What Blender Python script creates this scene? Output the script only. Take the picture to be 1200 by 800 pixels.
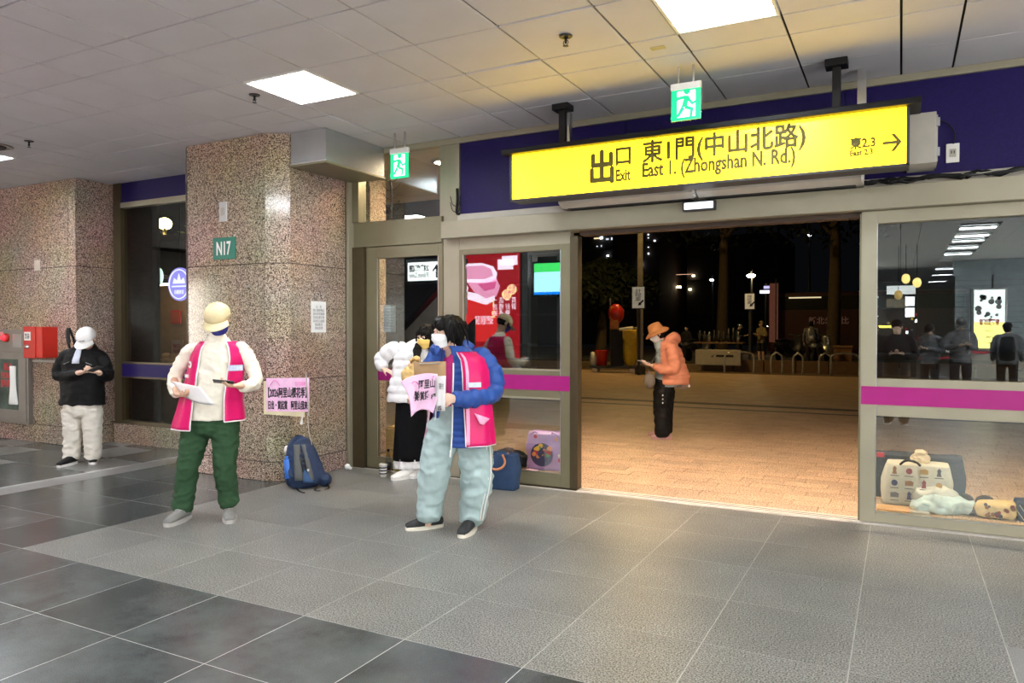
import bpy, bmesh, math, random
from mathutils import Vector, Matrix, Euler, noise
random.seed(7)
for _o in list(bpy.data.objects): bpy.data.objects.remove(_o)
SC = bpy.context.scene
COL = SC.collection
PI = math.pi
# ------------------------------------------------------------------ camera
FPX = 867.0; YAW = math.radians(27.7); PITCH = math.atan(14/FPX); EYE = 1.5
cd = bpy.data.cameras.new('camera'); cam = bpy.data.objects.new('camera', cd); COL.objects.link(cam)
cd.sensor_width = 36; cd.lens = FPX/1200*36; cd.clip_end = 400; cd.clip_start = .05
cam.location = (0, 0, EYE); cam.rotation_euler = (PI/2-PITCH, 0, YAW)
SC.camera = cam
# ------------------------------------------------------------------ sky and exposure
W = bpy.data.worlds.new('night_sky'); SC.world = W; W.use_nodes = True
W.node_tree.nodes['Background'].inputs[0].default_value = (.10, .11, .14, 1)
W.node_tree.nodes['Background'].inputs[1].default_value = .010
SC.view_settings.view_transform = 'Standard'; SC.view_settings.look = 'None'
SC.view_settings.gamma = 1; SC.view_settings.use_curve_mapping = False
SC.view_settings.exposure = 1.1
TROFFER = 32.0       # radiance of the ceiling lights
# ------------------------------------------------------------------ coordinates
_fw = Vector((-math.sin(YAW)*math.cos(PITCH), math.cos(YAW)*math.cos(PITCH), -math.sin(PITCH)))
_rt = Vector((math.cos(YAW), math.sin(YAW), 0)); _up = _rt.cross(_fw)
C0 = Vector((0, 0, EYE))
def at(px, py, ax, v):
    "where the sight line of a pixel of the photograph meets a real plane x/y/z = v"
    d = _fw + _rt*((px-600)/FPX) + _up*((400-py)/FPX)
    i = 'xyz'.index(ax); t = (v-C0[i])/d[i]
    return C0+d*t
def seen(p, m=60):
    q = Vector(p)-C0; z = q.dot(_fw)
    if z < .2: return False
    x = 600+FPX*q.dot(_rt)/z; y = 400-FPX*q.dot(_up)/z
    return -m < x < 1200+m and -m < y < 800+m
GL = 6.4             # plane of the door glass
CZ = 3.43            # ceiling height
# ------------------------------------------------------------------ materials
def _nodes(m):
    m.use_nodes = True; nt = m.node_tree; return nt, nt.nodes['Principled BSDF']
def mat(name, col, rough=.6, metal=0., var=.12, scale=8., bump=0., bscale=60., emit=None, es=0., spec=.5, coat=0., sheen=0., stretch=(1,1,1)):
    m = bpy.data.materials.new(name); nt, b = _nodes(m)
    N = nt.nodes; L = nt.links
    tc = N.new('ShaderNodeTexCoord'); mp = N.new('ShaderNodeMapping'); mp.inputs['Scale'].default_value = stretch
    L.new(tc.outputs['Object'], mp.inputs['Vector'])
    nz = N.new('ShaderNodeTexNoise'); nz.inputs['Scale'].default_value = scale; nz.inputs['Detail'].default_value = 4
    L.new(mp.outputs[0], nz.inputs['Vector'])
    r = N.new('ShaderNodeValToRGB'); c = Vector(col)
    r.color_ramp.elements[0].position = .3; r.color_ramp.elements[1].position = .7
    r.color_ramp.elements[0].color = (*(c*(1-var)), 1)
    r.color_ramp.elements[1].color = (*[min(1, x*(1+var)) for x in c], 1)
    L.new(nz.outputs['Fac'], r.inputs[0]); L.new(r.outputs[0], b.inputs['Base Color'])
    b.inputs['Roughness'].default_value = rough; b.inputs['Metallic'].default_value = metal
    b.inputs['Specular IOR Level'].default_value = spec
    b.inputs['Coat Weight'].default_value = coat; b.inputs['Coat Roughness'].default_value = .08
    b.inputs['Sheen Weight'].default_value = sheen
    if bump:
        n2 = N.new('ShaderNodeTexNoise'); n2.inputs['Scale'].default_value = bscale
        L.new(mp.outputs[0], n2.inputs['Vector'])
        bp = N.new('ShaderNodeBump'); bp.inputs['Strength'].default_value = bump; bp.inputs['Distance'].default_value = .01
        L.new(n2.outputs['Fac'], bp.inputs['Height']); L.new(bp.outputs[0], b.inputs['Normal'])
    if emit:
        b.inputs['Emission Color'].default_value = (*emit, 1); b.inputs['Emission Strength'].default_value = es
    return m
def granite(name, dark, mid, light, rough=.13, scale=75.):
    m = bpy.data.materials.new(name); nt, b = _nodes(m); N = nt.nodes; L = nt.links
    g = N.new('ShaderNodeNewGeometry')
    v = N.new('ShaderNodeTexVoronoi'); v.inputs['Scale'].default_value = scale
    L.new(g.outputs['Position'], v.inputs['Vector'])
    r = N.new('ShaderNodeValToRGB'); e = r.color_ramp; e.interpolation = 'CONSTANT'
    e.elements[0].position = 0; e.elements[0].color = (*dark, 1)
    e.elements[1].position = .24; e.elements[1].color = (*[a*.55+d*.45 for a, d in zip(mid, dark)], 1)
    x = e.elements.new(.42); x.color = (*mid, 1)
    x = e.elements.new(.66); x.color = (*light, 1)
    x = e.elements.new(.9); x.color = (*[min(1, a*1.3) for a in light], 1)
    s = N.new('ShaderNodeSeparateColor'); L.new(v.outputs['Color'], s.inputs[0]); L.new(s.outputs[0], r.inputs[0])
    n = N.new('ShaderNodeTexNoise'); n.inputs['Scale'].default_value = 1.3; n.inputs['Detail'].default_value = 3
    L.new(g.outputs['Position'], n.inputs['Vector'])
    mx = N.new('ShaderNodeMix'); mx.data_type = 'RGBA'; mx.blend_type = 'MULTIPLY'; mx.inputs[0].default_value = .5
    L.new(r.outputs[0], mx.inputs[6]); L.new(n.outputs['Color'], mx.inputs[7])
    hs = N.new('ShaderNodeHueSaturation'); hs.inputs['Value'].default_value = 1.3; hs.inputs['Saturation'].default_value = .95
    L.new(mx.outputs[2], hs.inputs['Color']); L.new(hs.outputs[0], b.inputs['Base Color'])
    b.inputs['Roughness'].default_value = rough
    return m
def tile_mat(name, c1, c2, rough, speck=0., var=.25, sscale=220., bump=.06):
    m = bpy.data.materials.new(name); nt, b = _nodes(m); N = nt.nodes; L = nt.links
    g = N.new('ShaderNodeNewGeometry'); oi = N.new('ShaderNodeObjectInfo')
    n = N.new('ShaderNodeTexNoise'); n.inputs['Scale'].default_value = 2.2; n.inputs['Detail'].default_value = 7; n.inputs['Roughness'].default_value = .65
    ad = N.new('ShaderNodeVectorMath'); ad.operation = 'ADD'
    cx = N.new('ShaderNodeCombineXYZ'); ml = N.new('ShaderNodeMath'); ml.operation = 'MULTIPLY'; ml.inputs[1].default_value = 40
    L.new(oi.outputs['Random'], ml.inputs[0]); L.new(ml.outputs[0], cx.inputs[0]); L.new(ml.outputs[0], cx.inputs[1])
    L.new(g.outputs['Position'], ad.inputs[0]); L.new(cx.outputs[0], ad.inputs[1]); L.new(ad.outputs[0], n.inputs['Vector'])
    r = N.new('ShaderNodeValToRGB'); r.color_ramp.elements[0].position = .3; r.color_ramp.elements[1].position = .72
    r.color_ramp.elements[0].color = (*c1, 1); r.color_ramp.elements[1].color = (*c2, 1)
    L.new(n.outputs['Fac'], r.inputs[0])
    hv = N.new('ShaderNodeHueSaturation'); mr = N.new('ShaderNodeMapRange'); mr.inputs['To Min'].default_value = 1-var; mr.inputs['To Max'].default_value = 1+var
    L.new(oi.outputs['Random'], mr.inputs[0]); L.new(mr.outputs[0], hv.inputs['Value'])
    s = N.new('ShaderNodeTexNoise'); s.inputs['Scale'].default_value = sscale; s.inputs['Detail'].default_value = 2
    L.new(g.outputs['Position'], s.inputs['Vector'])
    mx = N.new('ShaderNodeMix'); mx.data_type = 'RGBA'; mx.blend_type = 'OVERLAY'; mx.inputs[0].default_value = speck
    sr = N.new('ShaderNodeMapRange'); sr.inputs['From Min'].default_value = .36; sr.inputs['From Max'].default_value = .64
    L.new(s.outputs['Fac'], sr.inputs[0]); L.new(r.outputs[0], mx.inputs[6]); L.new(sr.outputs[0], mx.inputs[7])
    L.new(mx.outputs[2], hv.inputs['Color']); L.new(hv.outputs[0], b.inputs['Base Color'])
    b.inputs['Roughness'].default_value = rough
    bp = N.new('ShaderNodeBump'); bp.inputs['Strength'].default_value = bump; bp.inputs['Distance'].default_value = .004
    L.new(s.outputs['Fac'], bp.inputs['Height']); L.new(bp.outputs[0], b.inputs['Normal'])
    return m
def glow(name, col, s):
    m = bpy.data.materials.new(name); nt, b = _nodes(m)
    b.inputs['Base Color'].default_value = (*[c*.6 for c in col], 1); b.inputs['Roughness'].default_value = .35
    b.inputs['Emission Color'].default_value = (*col, 1); b.inputs['Emission Strength'].default_value = s
    return m
def glass(name, tint=(.90, .93, .91), base=.12):
    m = bpy.data.materials.new(name); m.use_nodes = True; nt = m.node_tree; N = nt.nodes; L = nt.links
    for n in list(N): N.remove(n)
    o = N.new('ShaderNodeOutputMaterial'); mx = N.new('ShaderNodeMixShader'); t = N.new('ShaderNodeBsdfTransparent'); g = N.new('ShaderNodeBsdfGlossy')
    t.inputs[0].default_value = (*tint, 1); g.inputs['Roughness'].default_value = 0; g.inputs[0].default_value = (.95, 1, 1, 1)
    lw = N.new('ShaderNodeLayerWeight'); lw.inputs[0].default_value = .5
    p = N.new('ShaderNodeMath'); p.operation = 'POWER'; p.inputs[1].default_value = 4; L.new(lw.outputs['Facing'], p.inputs[0])
    ma = N.new('ShaderNodeMath'); ma.operation = 'MULTIPLY_ADD'; ma.inputs[1].default_value = .6; ma.inputs[2].default_value = base
    L.new(p.outputs[0], ma.inputs[0]); L.new(ma.outputs[0], mx.inputs[0]); L.new(t.outputs[0], mx.inputs[1]); L.new(g.outputs[0], mx.inputs[2])
    L.new(mx.outputs[0], o.inputs[0]); return m
M = dict(
 granite=granite('pink_granite', (.045, .03, .021), (.30, .218, .16), (.50, .385, .29), scale=150.),
 granite_core=mat('granite_joint', (.03, .02, .015), .9),
 slate=tile_mat('dark_slate', (.038, .044, .044), (.10, .112, .11), .23, speck=.25, var=.22),
 grit=tile_mat('gritty_grey_tile', (.148, .149, .138), (.207, .207, .192), .33, speck=.95, var=.06, sscale=125, bump=.3),
 stripe=tile_mat('pale_grey_stripe', (.20, .20, .195), (.27, .27, .26), .35, speck=.4, var=.08),
 grout=mat('pale_grout', (.46, .45, .43), .8),
 paver=tile_mat('tan_paver', (.40, .27, .175), (.60, .44, .30), .5, speck=.6, var=.13, sscale=70, bump=.3),
 paver_joint=mat('paver_joint', (.13, .085, .055), .9),
 panel=mat('ceiling_panel', (.58, .575, .61), .62, var=.03, scale=2.5, bump=.02, bscale=200),
 gap=mat('ceiling_void', (.03, .03, .03), .9),
 cream=mat('cream_aluminium', (.33, .305, .225), .38, metal=.25, var=.04, scale=5),
 olive=mat('olive_aluminium', (.19, .172, .105), .36, metal=.3, var=.05, scale=5),
 bronze=mat('bronze_aluminium', (.085, .065, .035), .35, metal=.5, var=.08),
 dkwood=mat('dark_brown_metal', (.06, .04, .028), .5, metal=.2),
 purple=mat('purple_laminate', (.014, .008, .085), .42, var=.15, scale=60, bump=.25, bscale=110, spec=.18),
 magenta=mat('magenta_film', (.34, .006, .17), .35, var=.05),
 glass=glass('door_glass'), glass2=glass('clear_glass', (.85, .86, .84), .03),
 black=mat('matt_black', (.008, .008, .009), .5, spec=.25), dark=mat('charcoal', (.035, .036, .04), .45),
 steel=mat('brushed_steel', (.55, .56, .57), .28, metal=1., var=.06, scale=30, stretch=(1, 1, 12)),
 duct=mat('galvanised_duct', (.50, .52, .53), .25, metal=.8, var=.1, scale=3),
 white=mat('white_plastic', (.78, .78, .76), .4, var=.03), offwhite=mat('off_white_paint', (.45, .43, .38), .45, var=.05),
 paper=mat('white_paper', (.86, .86, .86), .7, var=.02), pinkpaper=mat('pink_paper', (.86, .55, .78), .7, var=.1, scale=14),
 ink=mat('black_ink', (.015, .013, .02), .6), redink=mat('red_ink', (.6, .03, .04), .6), pinkink=mat('pink_ink', (.75, .22, .55), .6),
 red=mat('red_enamel', (.50, .018, .010), .33, var=.05), green=mat('sign_green', (.005, .16, .11), .4, var=.05),
 yellow=mat('yellow_plastic', (.72, .5, .03), .5),
 troffer=glow('tube_light', (.93, .97, 1.0), TROFFER),
 sign=None, exitg=None,
)
M['sign'] = glow('sign_yellow', (1.0, .63, .006), 3.6)
M['exitg'] = glow('exit_green', (.005, .42, .15), 1.0)
M['exitw'] = glow('exit_white', (.75, 1, .88), 1.3)
# ------------------------------------------------------------------ object helpers
def link(name, me, m=None, parent=None):
    o = bpy.data.objects.new(name, me); COL.objects.link(o)
    if m is not None and me is not None and len(me.materials) == 0: me.materials.append(m)
    if parent is not None: o.parent = parent
    return o
def obj(name, bm, m, parent=None, smooth=False):
    me = bpy.data.meshes.new(name)
    if smooth:
        for f in bm.faces: f.smooth = True
    bmesh.ops.recalc_face_normals(bm, faces=bm.faces)
    bm.to_mesh(me); bm.free()
    return link(name, me, m, parent)
def tag(o, label=None, cat=None, group=None, kind=None):
    if label: o['label'] = label
    if cat: o['category'] = cat
    if group: o['group'] = group
    if kind: o['kind'] = kind
    return o
def thing(name, label, cat, loc=(0, 0, 0), rz=0, group=None):
    o = bpy.data.objects.new(name, None); COL.objects.link(o); o.empty_display_size = .1
    o.location = loc; o.rotation_euler = (0, 0, rz); return tag(o, label, cat, group)
def struct(name, loc=(0, 0, 0)):
    o = bpy.data.objects.new(name, None); COL.objects.link(o); o.location = loc; o['kind'] = 'structure'; return o
def bx(bm, x0, x1, y0, y1, z0, z1, bev=0):
    r = bmesh.ops.create_cube(bm, size=1); vs = r['verts']
    for v in vs: v.co = Vector((x0+(v.co.x+.5)*(x1-x0), y0+(v.co.y+.5)*(y1-y0), z0+(v.co.z+.5)*(z1-z0)))
    if bev:
        es = list({e for v in vs for e in v.link_edges})
        bmesh.ops.bevel(bm, geom=es, offset=bev, segments=2, affect='EDGES', profile=.6)
    return bm
def box(name, x0, x1, y0, y1, z0, z1, m, parent=None, bev=0):
    bm = bmesh.new(); bx(bm, x0, x1, y0, y1, z0, z1, bev); return obj(name, bm, m, parent)
def frame_of(t, side):
    t = t.normalized(); s = side - t*side.dot(t)
    if s.length < 1e-4: s = Vector((0, 1, 0)) - t*t.y
    s.normalize(); return s, t.cross(s)
def crs(P, k):
    out = []; n = len(P)
    for i in range(n-1):
        a, b, c, d = P[max(i-1, 0)], P[i], P[i+1], P[min(i+2, n-1)]
        for j in range(k):
            t = j/k
            out.append(.5*((2*b)+(c-a)*t+(2*a-5*b+4*c-d)*t*t+(3*b-a-3*c+d)*t**3))
    out.append(P[-1]); return out
def loft(bm, pts, rad, side=(1, 0, 0), n=18, k=4, puff=None, cap=True, power=1.):
    side = Vector(side); P = [Vector(p) for p in pts]
    R = [Vector((r, r, 0)) if not hasattr(r, '__len__') else Vector((r[0], r[1], 0)) for r in rad]
    if len(P) > 1 and k > 1: P = crs(P, k); R = crs(R, k)
    if puff:
        L = 0; Q = [P[0]]; S = [R[0]]; acc = [0]
        for i in range(1, len(P)):
            seg = (P[i]-P[i-1]).length; m = max(1, int(seg/(puff[0]/6)))
            for j in range(1, m+1):
                Q.append(P[i-1].lerp(P[i], j/m)); S.append(R[i-1].lerp(R[i], j/m)); L += seg/m; acc.append(L)
        P = Q; R = [s + Vector((1, 1, 0))*puff[1]*(abs(math.sin(PI*a/puff[0]))**.55-.6) for s, a in zip(S, acc)]
    rings = []; N = len(P)
    def ring(c, s, f, a, b):
        vs = []
        for i in range(n):
            th = 2*PI*i/n; cx, sx = math.cos(th), math.sin(th)
            if power != 1: cx = math.copysign(abs(cx)**power, cx); sx = math.copysign(abs(sx)**power, sx)
            vs.append(bm.verts.new(c+s*(a*cx)+f*(b*sx)))
        return vs
    for i in range(N):
        t = P[min(i+1, N-1)]-P[max(i-1, 0)]; s, f = frame_of(t, side); a, b = max(R[i].x, .001), max(R[i].y, .001)
        if i == 0 and cap:
            tn = t.normalized(); h = min(a, b)
            for q in (.92, .6): rings.append(ring(P[0]-tn*h*q*.6, s, f, a*math.sqrt(1-q*q), b*math.sqrt(1-q*q)))
        rings.append(ring(P[i], s, f, a, b))
        if i == N-1 and cap:
            tn = t.normalized(); h = min(a, b)
            for q in (.6, .92): rings.append(ring(P[i]+tn*h*q*.6, s, f, a*math.sqrt(1-q*q), b*math.sqrt(1-q*q)))
    for A, B in zip(rings, rings[1:]):
        for i in range(n):
            bm.faces.new((A[i], A[(i+1) % n], B[(i+1) % n], B[i]))
    bm.faces.new(list(reversed(rings[0]))); bm.faces.new(rings[-1])
    return bm
def tube(bm, pts, r, n=8, k=4): return loft(bm, pts, [r]*len(pts), n=n, k=k, cap=False)
def ell(bm, c, r, rot=None, seg=20):
    g = bmesh.ops.create_uvsphere(bm, u_segments=seg, v_segments=max(8, seg*2//3), radius=1)
    mt = (rot.to_4x4() if rot is not None else Matrix.Identity(4)) @ Matrix.Diagonal((*r, 1))
    mt = Matrix.Translation(Vector(c)) @ mt
    for v in g['verts']: v.co = mt @ v.co
    return bm
def cyl(bm, p0, p1, r0, r1=None, n=20):
    r1 = r0 if r1 is None else r1
    return loft(bm, [p0, p1], [r0, r1], n=n, k=1, cap=False)
def lathe(bm, prof, n=24, c=(0, 0, 0)):
    c = Vector(c); rings = []
    for r, z in prof: rings.append([bm.verts.new(c+Vector((r*math.cos(2*PI*i/n), r*math.sin(2*PI*i/n), z))) for i in range(n)])
    for A, B in zip(rings, rings[1:]):
        for i in range(n): bm.faces.new((A[i], A[(i+1) % n], B[(i+1) % n], B[i]))
    bm.faces.new(list(reversed(rings[0]))); bm.faces.new(rings[-1]); return bm
def sculpt(name, bm, m, parent=None, voxel=.008, smooth=3, disp=None, dec=0):
    "fuse overlapping closed forms into one continuous skin"
    me = bpy.data.meshes.new(name); bmesh.ops.recalc_face_normals(bm, faces=bm.faces); bm.to_mesh(me); bm.free()
    t = bpy.data.objects.new('tmp', me); COL.objects.link(t)
    r = t.modifiers.new('r', 'REMESH'); r.mode = 'VOXEL'; r.voxel_size = voxel
    if smooth: s = t.modifiers.new('s', 'SMOOTH'); s.iterations = smooth; s.factor = .5
    if dec: d = t.modifiers.new('d', 'DECIMATE'); d.ratio = dec
    ev = t.evaluated_get(bpy.context.evaluated_depsgraph_get())
    out = bpy.data.meshes.new_from_object(ev); bpy.data.objects.remove(t); bpy.data.meshes.remove(me)
    out.name = name
    if disp:
        ns = [v.normal.copy() for v in out.vertices]
        for v, nn in zip(out.vertices, ns): v.co += nn*disp(v.co, nn)
    for p in out.polygons: p.use_smooth = True
    return link(name, out, m, parent)
def folds(amp, sc=(9, 9, 14), seed=0.):
    S = Vector(sc); o = Vector((seed, seed*1.7, -seed))
    def f(c, n):
        p = Vector((c.x*S.x, c.y*S.y, c.z*S.z))+o
        a = noise.noise(p)
        return amp*((1-abs(a)*2.2)*.8 + .5*noise.noise(p*2.3)-.5)
    return f
def strands(amp, sc=(60, 60, 9)):
    S = Vector(sc)
    return lambda c, n: amp*noise.noise(Vector((c.x*S.x, c.y*S.y, c.z*S.z)))
def sheet(name, P, m, parent=None, thick=.005, smooth=True):
    "P: grid of points -> thin closed cloth/film with real thickness"
    bm = bmesh.new(); V = [[bm.verts.new(p) for p in row] for row in P]
    for A, B in zip(V, V[1:]):
        for i in range(len(A)-1): bm.faces.new((A[i], A[i+1], B[i+1], B[i]))
    bm.normal_update()
    bmesh.ops.solidify(bm, geom=bm.faces[:], thickness=thick)
    return obj(name, bm, m, parent, smooth)
def poly(name, pts, m, parent=None, depth=.002, org=(0, 0, 0), ux=(1, 0, 0), uz=(0, 0, 1)):
    "flat cut-out (raised print, emblem): 2-D outline on the plane org,ux,uz pushed out by depth"
    ux, uz, org = Vector(ux), Vector(uz), Vector(org); nrm = ux.cross(uz)
    bm = bmesh.new(); vs = [bm.verts.new(org+ux*p[0]+uz*p[1]) for p in pts]
    f = bm.faces.new(vs); g = bmesh.ops.extrude_face_region(bm, geom=[f])
    for v in g['geom']:
        if isinstance(v, bmesh.types.BMVert): v.co += nrm*depth
    bmesh.ops.triangulate(bm, faces=[f for f in bm.faces if len(f.verts) > 4])
    return obj(name, bm, m, parent)
def disc(cx, cz, r, n=24, a=1.): return [(cx+r*a*math.cos(2*PI*i/n), cz+r*math.sin(2*PI*i/n)) for i in range(n)]
def text(name, body, m, parent, org, w, h, ux=(1, 0, 0), uz=(0, 0, 1), bold=0., depth=.002, space=1., fat=0.):
    "lettering fitted to a w x h box whose lower left corner is org"
    cu = bpy.data.curves.new(name, 'FONT'); cu.body = body; cu.size = 1; cu.offset = bold; cu.extrude = .01; cu.resolution_u = 2
    cu.space_line = space; cu.align_x = 'CENTER'
    t = bpy.data.objects.new('tmp', cu); COL.objects.link(t)
    me = bpy.data.meshes.new_from_object(t.evaluated_get(bpy.context.evaluated_depsgraph_get()))
    bpy.data.objects.remove(t); bpy.data.curves.remove(cu)
    if not me.vertices: return None
    xs = [v.co.x for v in me.vertices]; ys = [v.co.y for v in me.vertices]
    x0, x1, y0, y1 = min(xs), max(xs), min(ys), max(ys)
    ux, uz, org = Vector(ux), Vector(uz), Vector(org); nn = ux.cross(uz)
    for v in me.vertices:
        v.co = org+ux*((v.co.x-x0)/(x1-x0)*w)+uz*((v.co.y-y0)/(y1-y0)*h)+nn*(depth if v.co.z > 0 else 0)
    if fat:                                   # heavier strokes
        bm = bmesh.new()
        for k, (a, b) in enumerate(((0, 0), (fat, 0), (-fat, 0), (0, fat), (0, -fat))):
            m2 = me.copy(); m2.transform(Matrix.Translation(ux*a+uz*b+nn*.00003*k)); bm.from_mesh(m2); bpy.data.meshes.remove(m2)
        bm.to_mesh(me); bm.free()
    me.name = name; me.materials.clear()
    return link(name, me, m, parent)
def dup(o, parent=None):
    c = o.copy(); COL.objects.link(c); c.parent = parent
    for ch in list(o.children): dup(ch, c)
    return c
#==STRUCT==
# ================================================================== floor
floor = struct('floor')
box('grout_bed', -16, 6.2, -28, 6.36, -.06, -.0008, M['grout'], floor)
TX, TY = .642, .631
def tile_mesh(w, d, m, nm):
    bm = bmesh.new(); bx(bm, -w/2+.0026, w/2-.0026, -d/2+.0022, d/2-.0022, -.02, 0)
    me = bpy.data.meshes.new(nm); bm.to_mesh(me); bm.free(); me.materials.append(m); return me
tm = {k: tile_mesh(TX, TY, M[k], 'tile') for k in ('slate', 'grit')}
tl = {k: tile_mesh(TX, 6.30-6.065, M[k], 'tile') for k in ('slate', 'grit')}
rest = bmesh.new()
for j in range(-1, 6):
    y0 = 2.91+(j-1)*TY if True else 0
for j in range(-49, 6):
    y0 = 2.91+j*TY; last = j == 5
    yc = (y0+6.30)/2 if last else y0+TY/2
    for i in range(-25, 10):
        x0 = -.19+i*TX; xc = x0+TX/2
        if xc < -7.5: xc -= .33-.02
        dark = yc < 2.91 or (xc < -5.3 and xc > -7.2) or (xc < -7.2 and (i+j) % 3 != 0)
        k = 'slate' if dark else 'grit'
        if seen((xc, yc, 0), 90) and yc > 1.2 and yc > -1:
            link('tile', (tl if last else tm)[k], None, floor).location = (xc, yc, 0)
        elif yc < 6.3:
            w = TX/2-.003; d = ((6.30-y0) if last else TY)/2-.003
            bx(rest, xc-w, xc+w, yc-d, yc+d, -.012, 0)
tag(obj('tile', rest, M['stripe'], floor), kind='stuff')
sy = 2.91
for j in range(0, 6):
    y0 = 2.91+j*TY; y1 = min(y0+TY, 6.30)
    box('stripe_tile', -7.505, -7.2, y0+.003, y1-.003, -.02, .0005, M['stripe'], floor)
# sill plates with slots under the sliding doors
th = struct('trim_1')
box('sill_plate', -2.66, 3.4, 6.36, 6.50, -.02, .004, mat('sill_metal', (.62, .60, .55), .5), th)
for k in range(2): box('sill_groove', -2.66, 3.4, 6.385+k*.05, 6.40+k*.05, .004, .0045, M['dark'], th)
# ================================================================== ceiling
ceil = struct('ceiling')
box('ceiling_void', -16, 6.2, -28, 6.5, CZ+.04, CZ+.1, M['gap'], ceil)
GX = [(-2.941+1.634*k+o, -2.941+1.634*k+o2) for k in range(-8, 6) for o, o2 in ((0, .643), (.643, 1.297), (1.297, 1.634))]
GY = [(3.53+1.635*k+o, 3.53+1.635*k+o2) for k in range(-20, 2) for o, o2 in ((0, .643), (.643, 1.295), (1.295, 1.635))]
GY = [g for g in GY if g[0] < 6.4]
LIGHTS = [(-4.575, 4.173), (-1.307, 4.173), (-9.477, 4.173), (-7.843, 1.895), (-4.575, .903), (-1.307, .903), (1.961, .903),
          (-9.477, -1.1), (-4.575, -2.367), (-9.477, -4.0), (-4.575, -5.637), (-7.843, -8.5), (-12.745, -2.367), (3.595, -2.367)]
RROW = [(.97, y) for y in (-3.75, -5.1, -6.15, -7.6, -9.3, -11.6, -14.6, -17.5, -21.5)]
_pm = {}
def lit(a, b, c, d):
    return any(a < lx+.3 < b and c < ly+.3 < d for lx, ly in LIGHTS)
restc = bmesh.new(); tilt = {(-2.941, 4.173): .014, (-1.307, 3.53): -.0, (-2.298, 3.53): .012}
for (a, b) in GX:
    for (c, d) in GY:
        d = min(d, 6.45)
        if a < -16 or b > 6.2 or lit(a, b, c, d): continue
        xc, yc = (a+b)/2, (c+d)/2
        if c < 5.9 and (d-c) > .5 or True:
            if seen((xc, yc, CZ), 70) and yc > .5:
                key = (round(b-a, 2), round(d-c, 2))
                if key not in _pm:
                    bm = bmesh.new(); w, l = (b-a)/2-.0075, (d-c)/2-.0075
                    bx(bm, -w, w, -l, l, 0, .016, .002); me = bpy.data.meshes.new('ceiling_panel'); bm.to_mesh(me); bm.free()
                    me.materials.append(M['panel']); _pm[key] = me
                o = link('ceiling_panel', _pm[key], None, ceil); o.location = (xc, yc, CZ)
                r = random.Random(int(a*100)*31+int(c*100))
                o.location.z += r.uniform(0, .003); o.rotation_euler = (r.uniform(-.003, .003), r.uniform(-.003, .003), 0)
                if abs(a+2.941) < .01 and abs(c-4.173) < .01: o.rotation_euler = (.012, -.006, 0); o.location.z += .005
                if abs(a+2.298) < .01 and abs(c-3.53) < .01: o.rotation_euler = (.010, 0, 0); o.location.z += .003
                if abs(a+4.575) < .01 and abs(c-5.165) < .01: o.rotation_euler = (-.012, .006, 0); o.location.z += .004
            elif not any(abs(a-.97) < .02 and c-.4 < ly < d-.1 for lx, ly in RROW): bx(restc, a+.005, b-.005, c+.005, d-.005, CZ, CZ+.016)
tag(obj('ceiling_panel', restc, M['panel'], ceil), kind='stuff')
# recessed lights: frame, tubes, louvre slats
def troffer(x, y, w=.643, d=.643, label='', full=True, group=None):
    t = thing('ceiling_light', label, 'light', (x+w/2, y+d/2, CZ), 0, group)
    bm = bmesh.new(); a, b = w/2-.004, d/2-.004
    bx(bm, -a, a, -b, -b+.02, -.004, .03); bx(bm, -a, a, b-.02, b, -.004, .03)
    bx(bm, -a, -a+.02, -b+.02, b-.02, -.004, .03); bx(bm, a-.02, a, -b+.02, b-.02, -.004, .03)
    obj('light_frame', bm, M['white'], t)
    box('light_tube', -a+.02, a-.02, -b+.02, b-.02, .020, .028, M['troffer'], t)
    if full:
        bm = bmesh.new()
        for k in range(1, 8):
            p = -a+.02+(2*a-.04)*k/8; bx(bm, p-.0025, p+.0025, -b+.02, b-.02, -.002, .016)
            q = -b+.02+(2*b-.04)*k/8
            if k % 2 == 0: bx(bm, -a+.02, a-.02, q-.0025, q+.0025, -.002, .016)
        tag(obj('louvre', bm, M['steel'], t), kind='stuff')
    return t
LN = ['recessed louvred ceiling light above the granite pillar', 'large bright recessed louvred light above the yellow exit sign', 'recessed ceiling light cut by the left frame edge beside the round vent']
for k, (x, y) in enumerate(LIGHTS):
    troffer(x, y, label=LN[k] if k < 3 else 'recessed ceiling light in the hall behind the viewpoint', full=k < 3, group=None if k < 3 else 'ceiling lights of the hall')
ORD = ['highest', 'second highest', 'third highest', 'fourth highest', 'fifth', 'sixth', 'seventh', 'eighth', 'lowest']
for k, (x, y) in enumerate(RROW): troffer(x, y-.3, d=.44, label=ORD[k]+' strip of light in the row mirrored in the right glass door', full=False, group='light row in the hall')
# ================================================================== granite pillars
def slab(parent, x0, x1, y0, y1, z0, z1): return box('granite_slab', x0, x1, y0, y1, z0, z1, M['granite'], parent, .002)
G = .008
ZJ = [(.0, .19, .012), (.19, 1.0, 0), (1.0, 2.155, 0), (2.155, CZ, 0)]
pil = struct('wall_pillar')
box('pillar_core', -6.80, -5.35, 5.50, 6.5, 0, CZ, M['granite_core'], pil)
bm = bmesh.new(); bx(bm, -6.70, -5.57, 5.352, 5.55, 0, CZ); obj('pillar_core', bm, M['granite_core'], pil)
def prism(name, pts, z0, z1, m, parent):
    bm = bmesh.new(); lo = [bm.verts.new((x, y, z0)) for x, y in pts]; hi = [bm.verts.new((x, y, z1)) for x, y in pts]
    bm.faces.new(lo); bm.faces.new(hi)
    for i in range(len(pts)): j = (i+1) % len(pts); bm.faces.new((lo[i], lo[j], hi[j], hi[i]))
    return obj(name, bm, m, parent)
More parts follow.
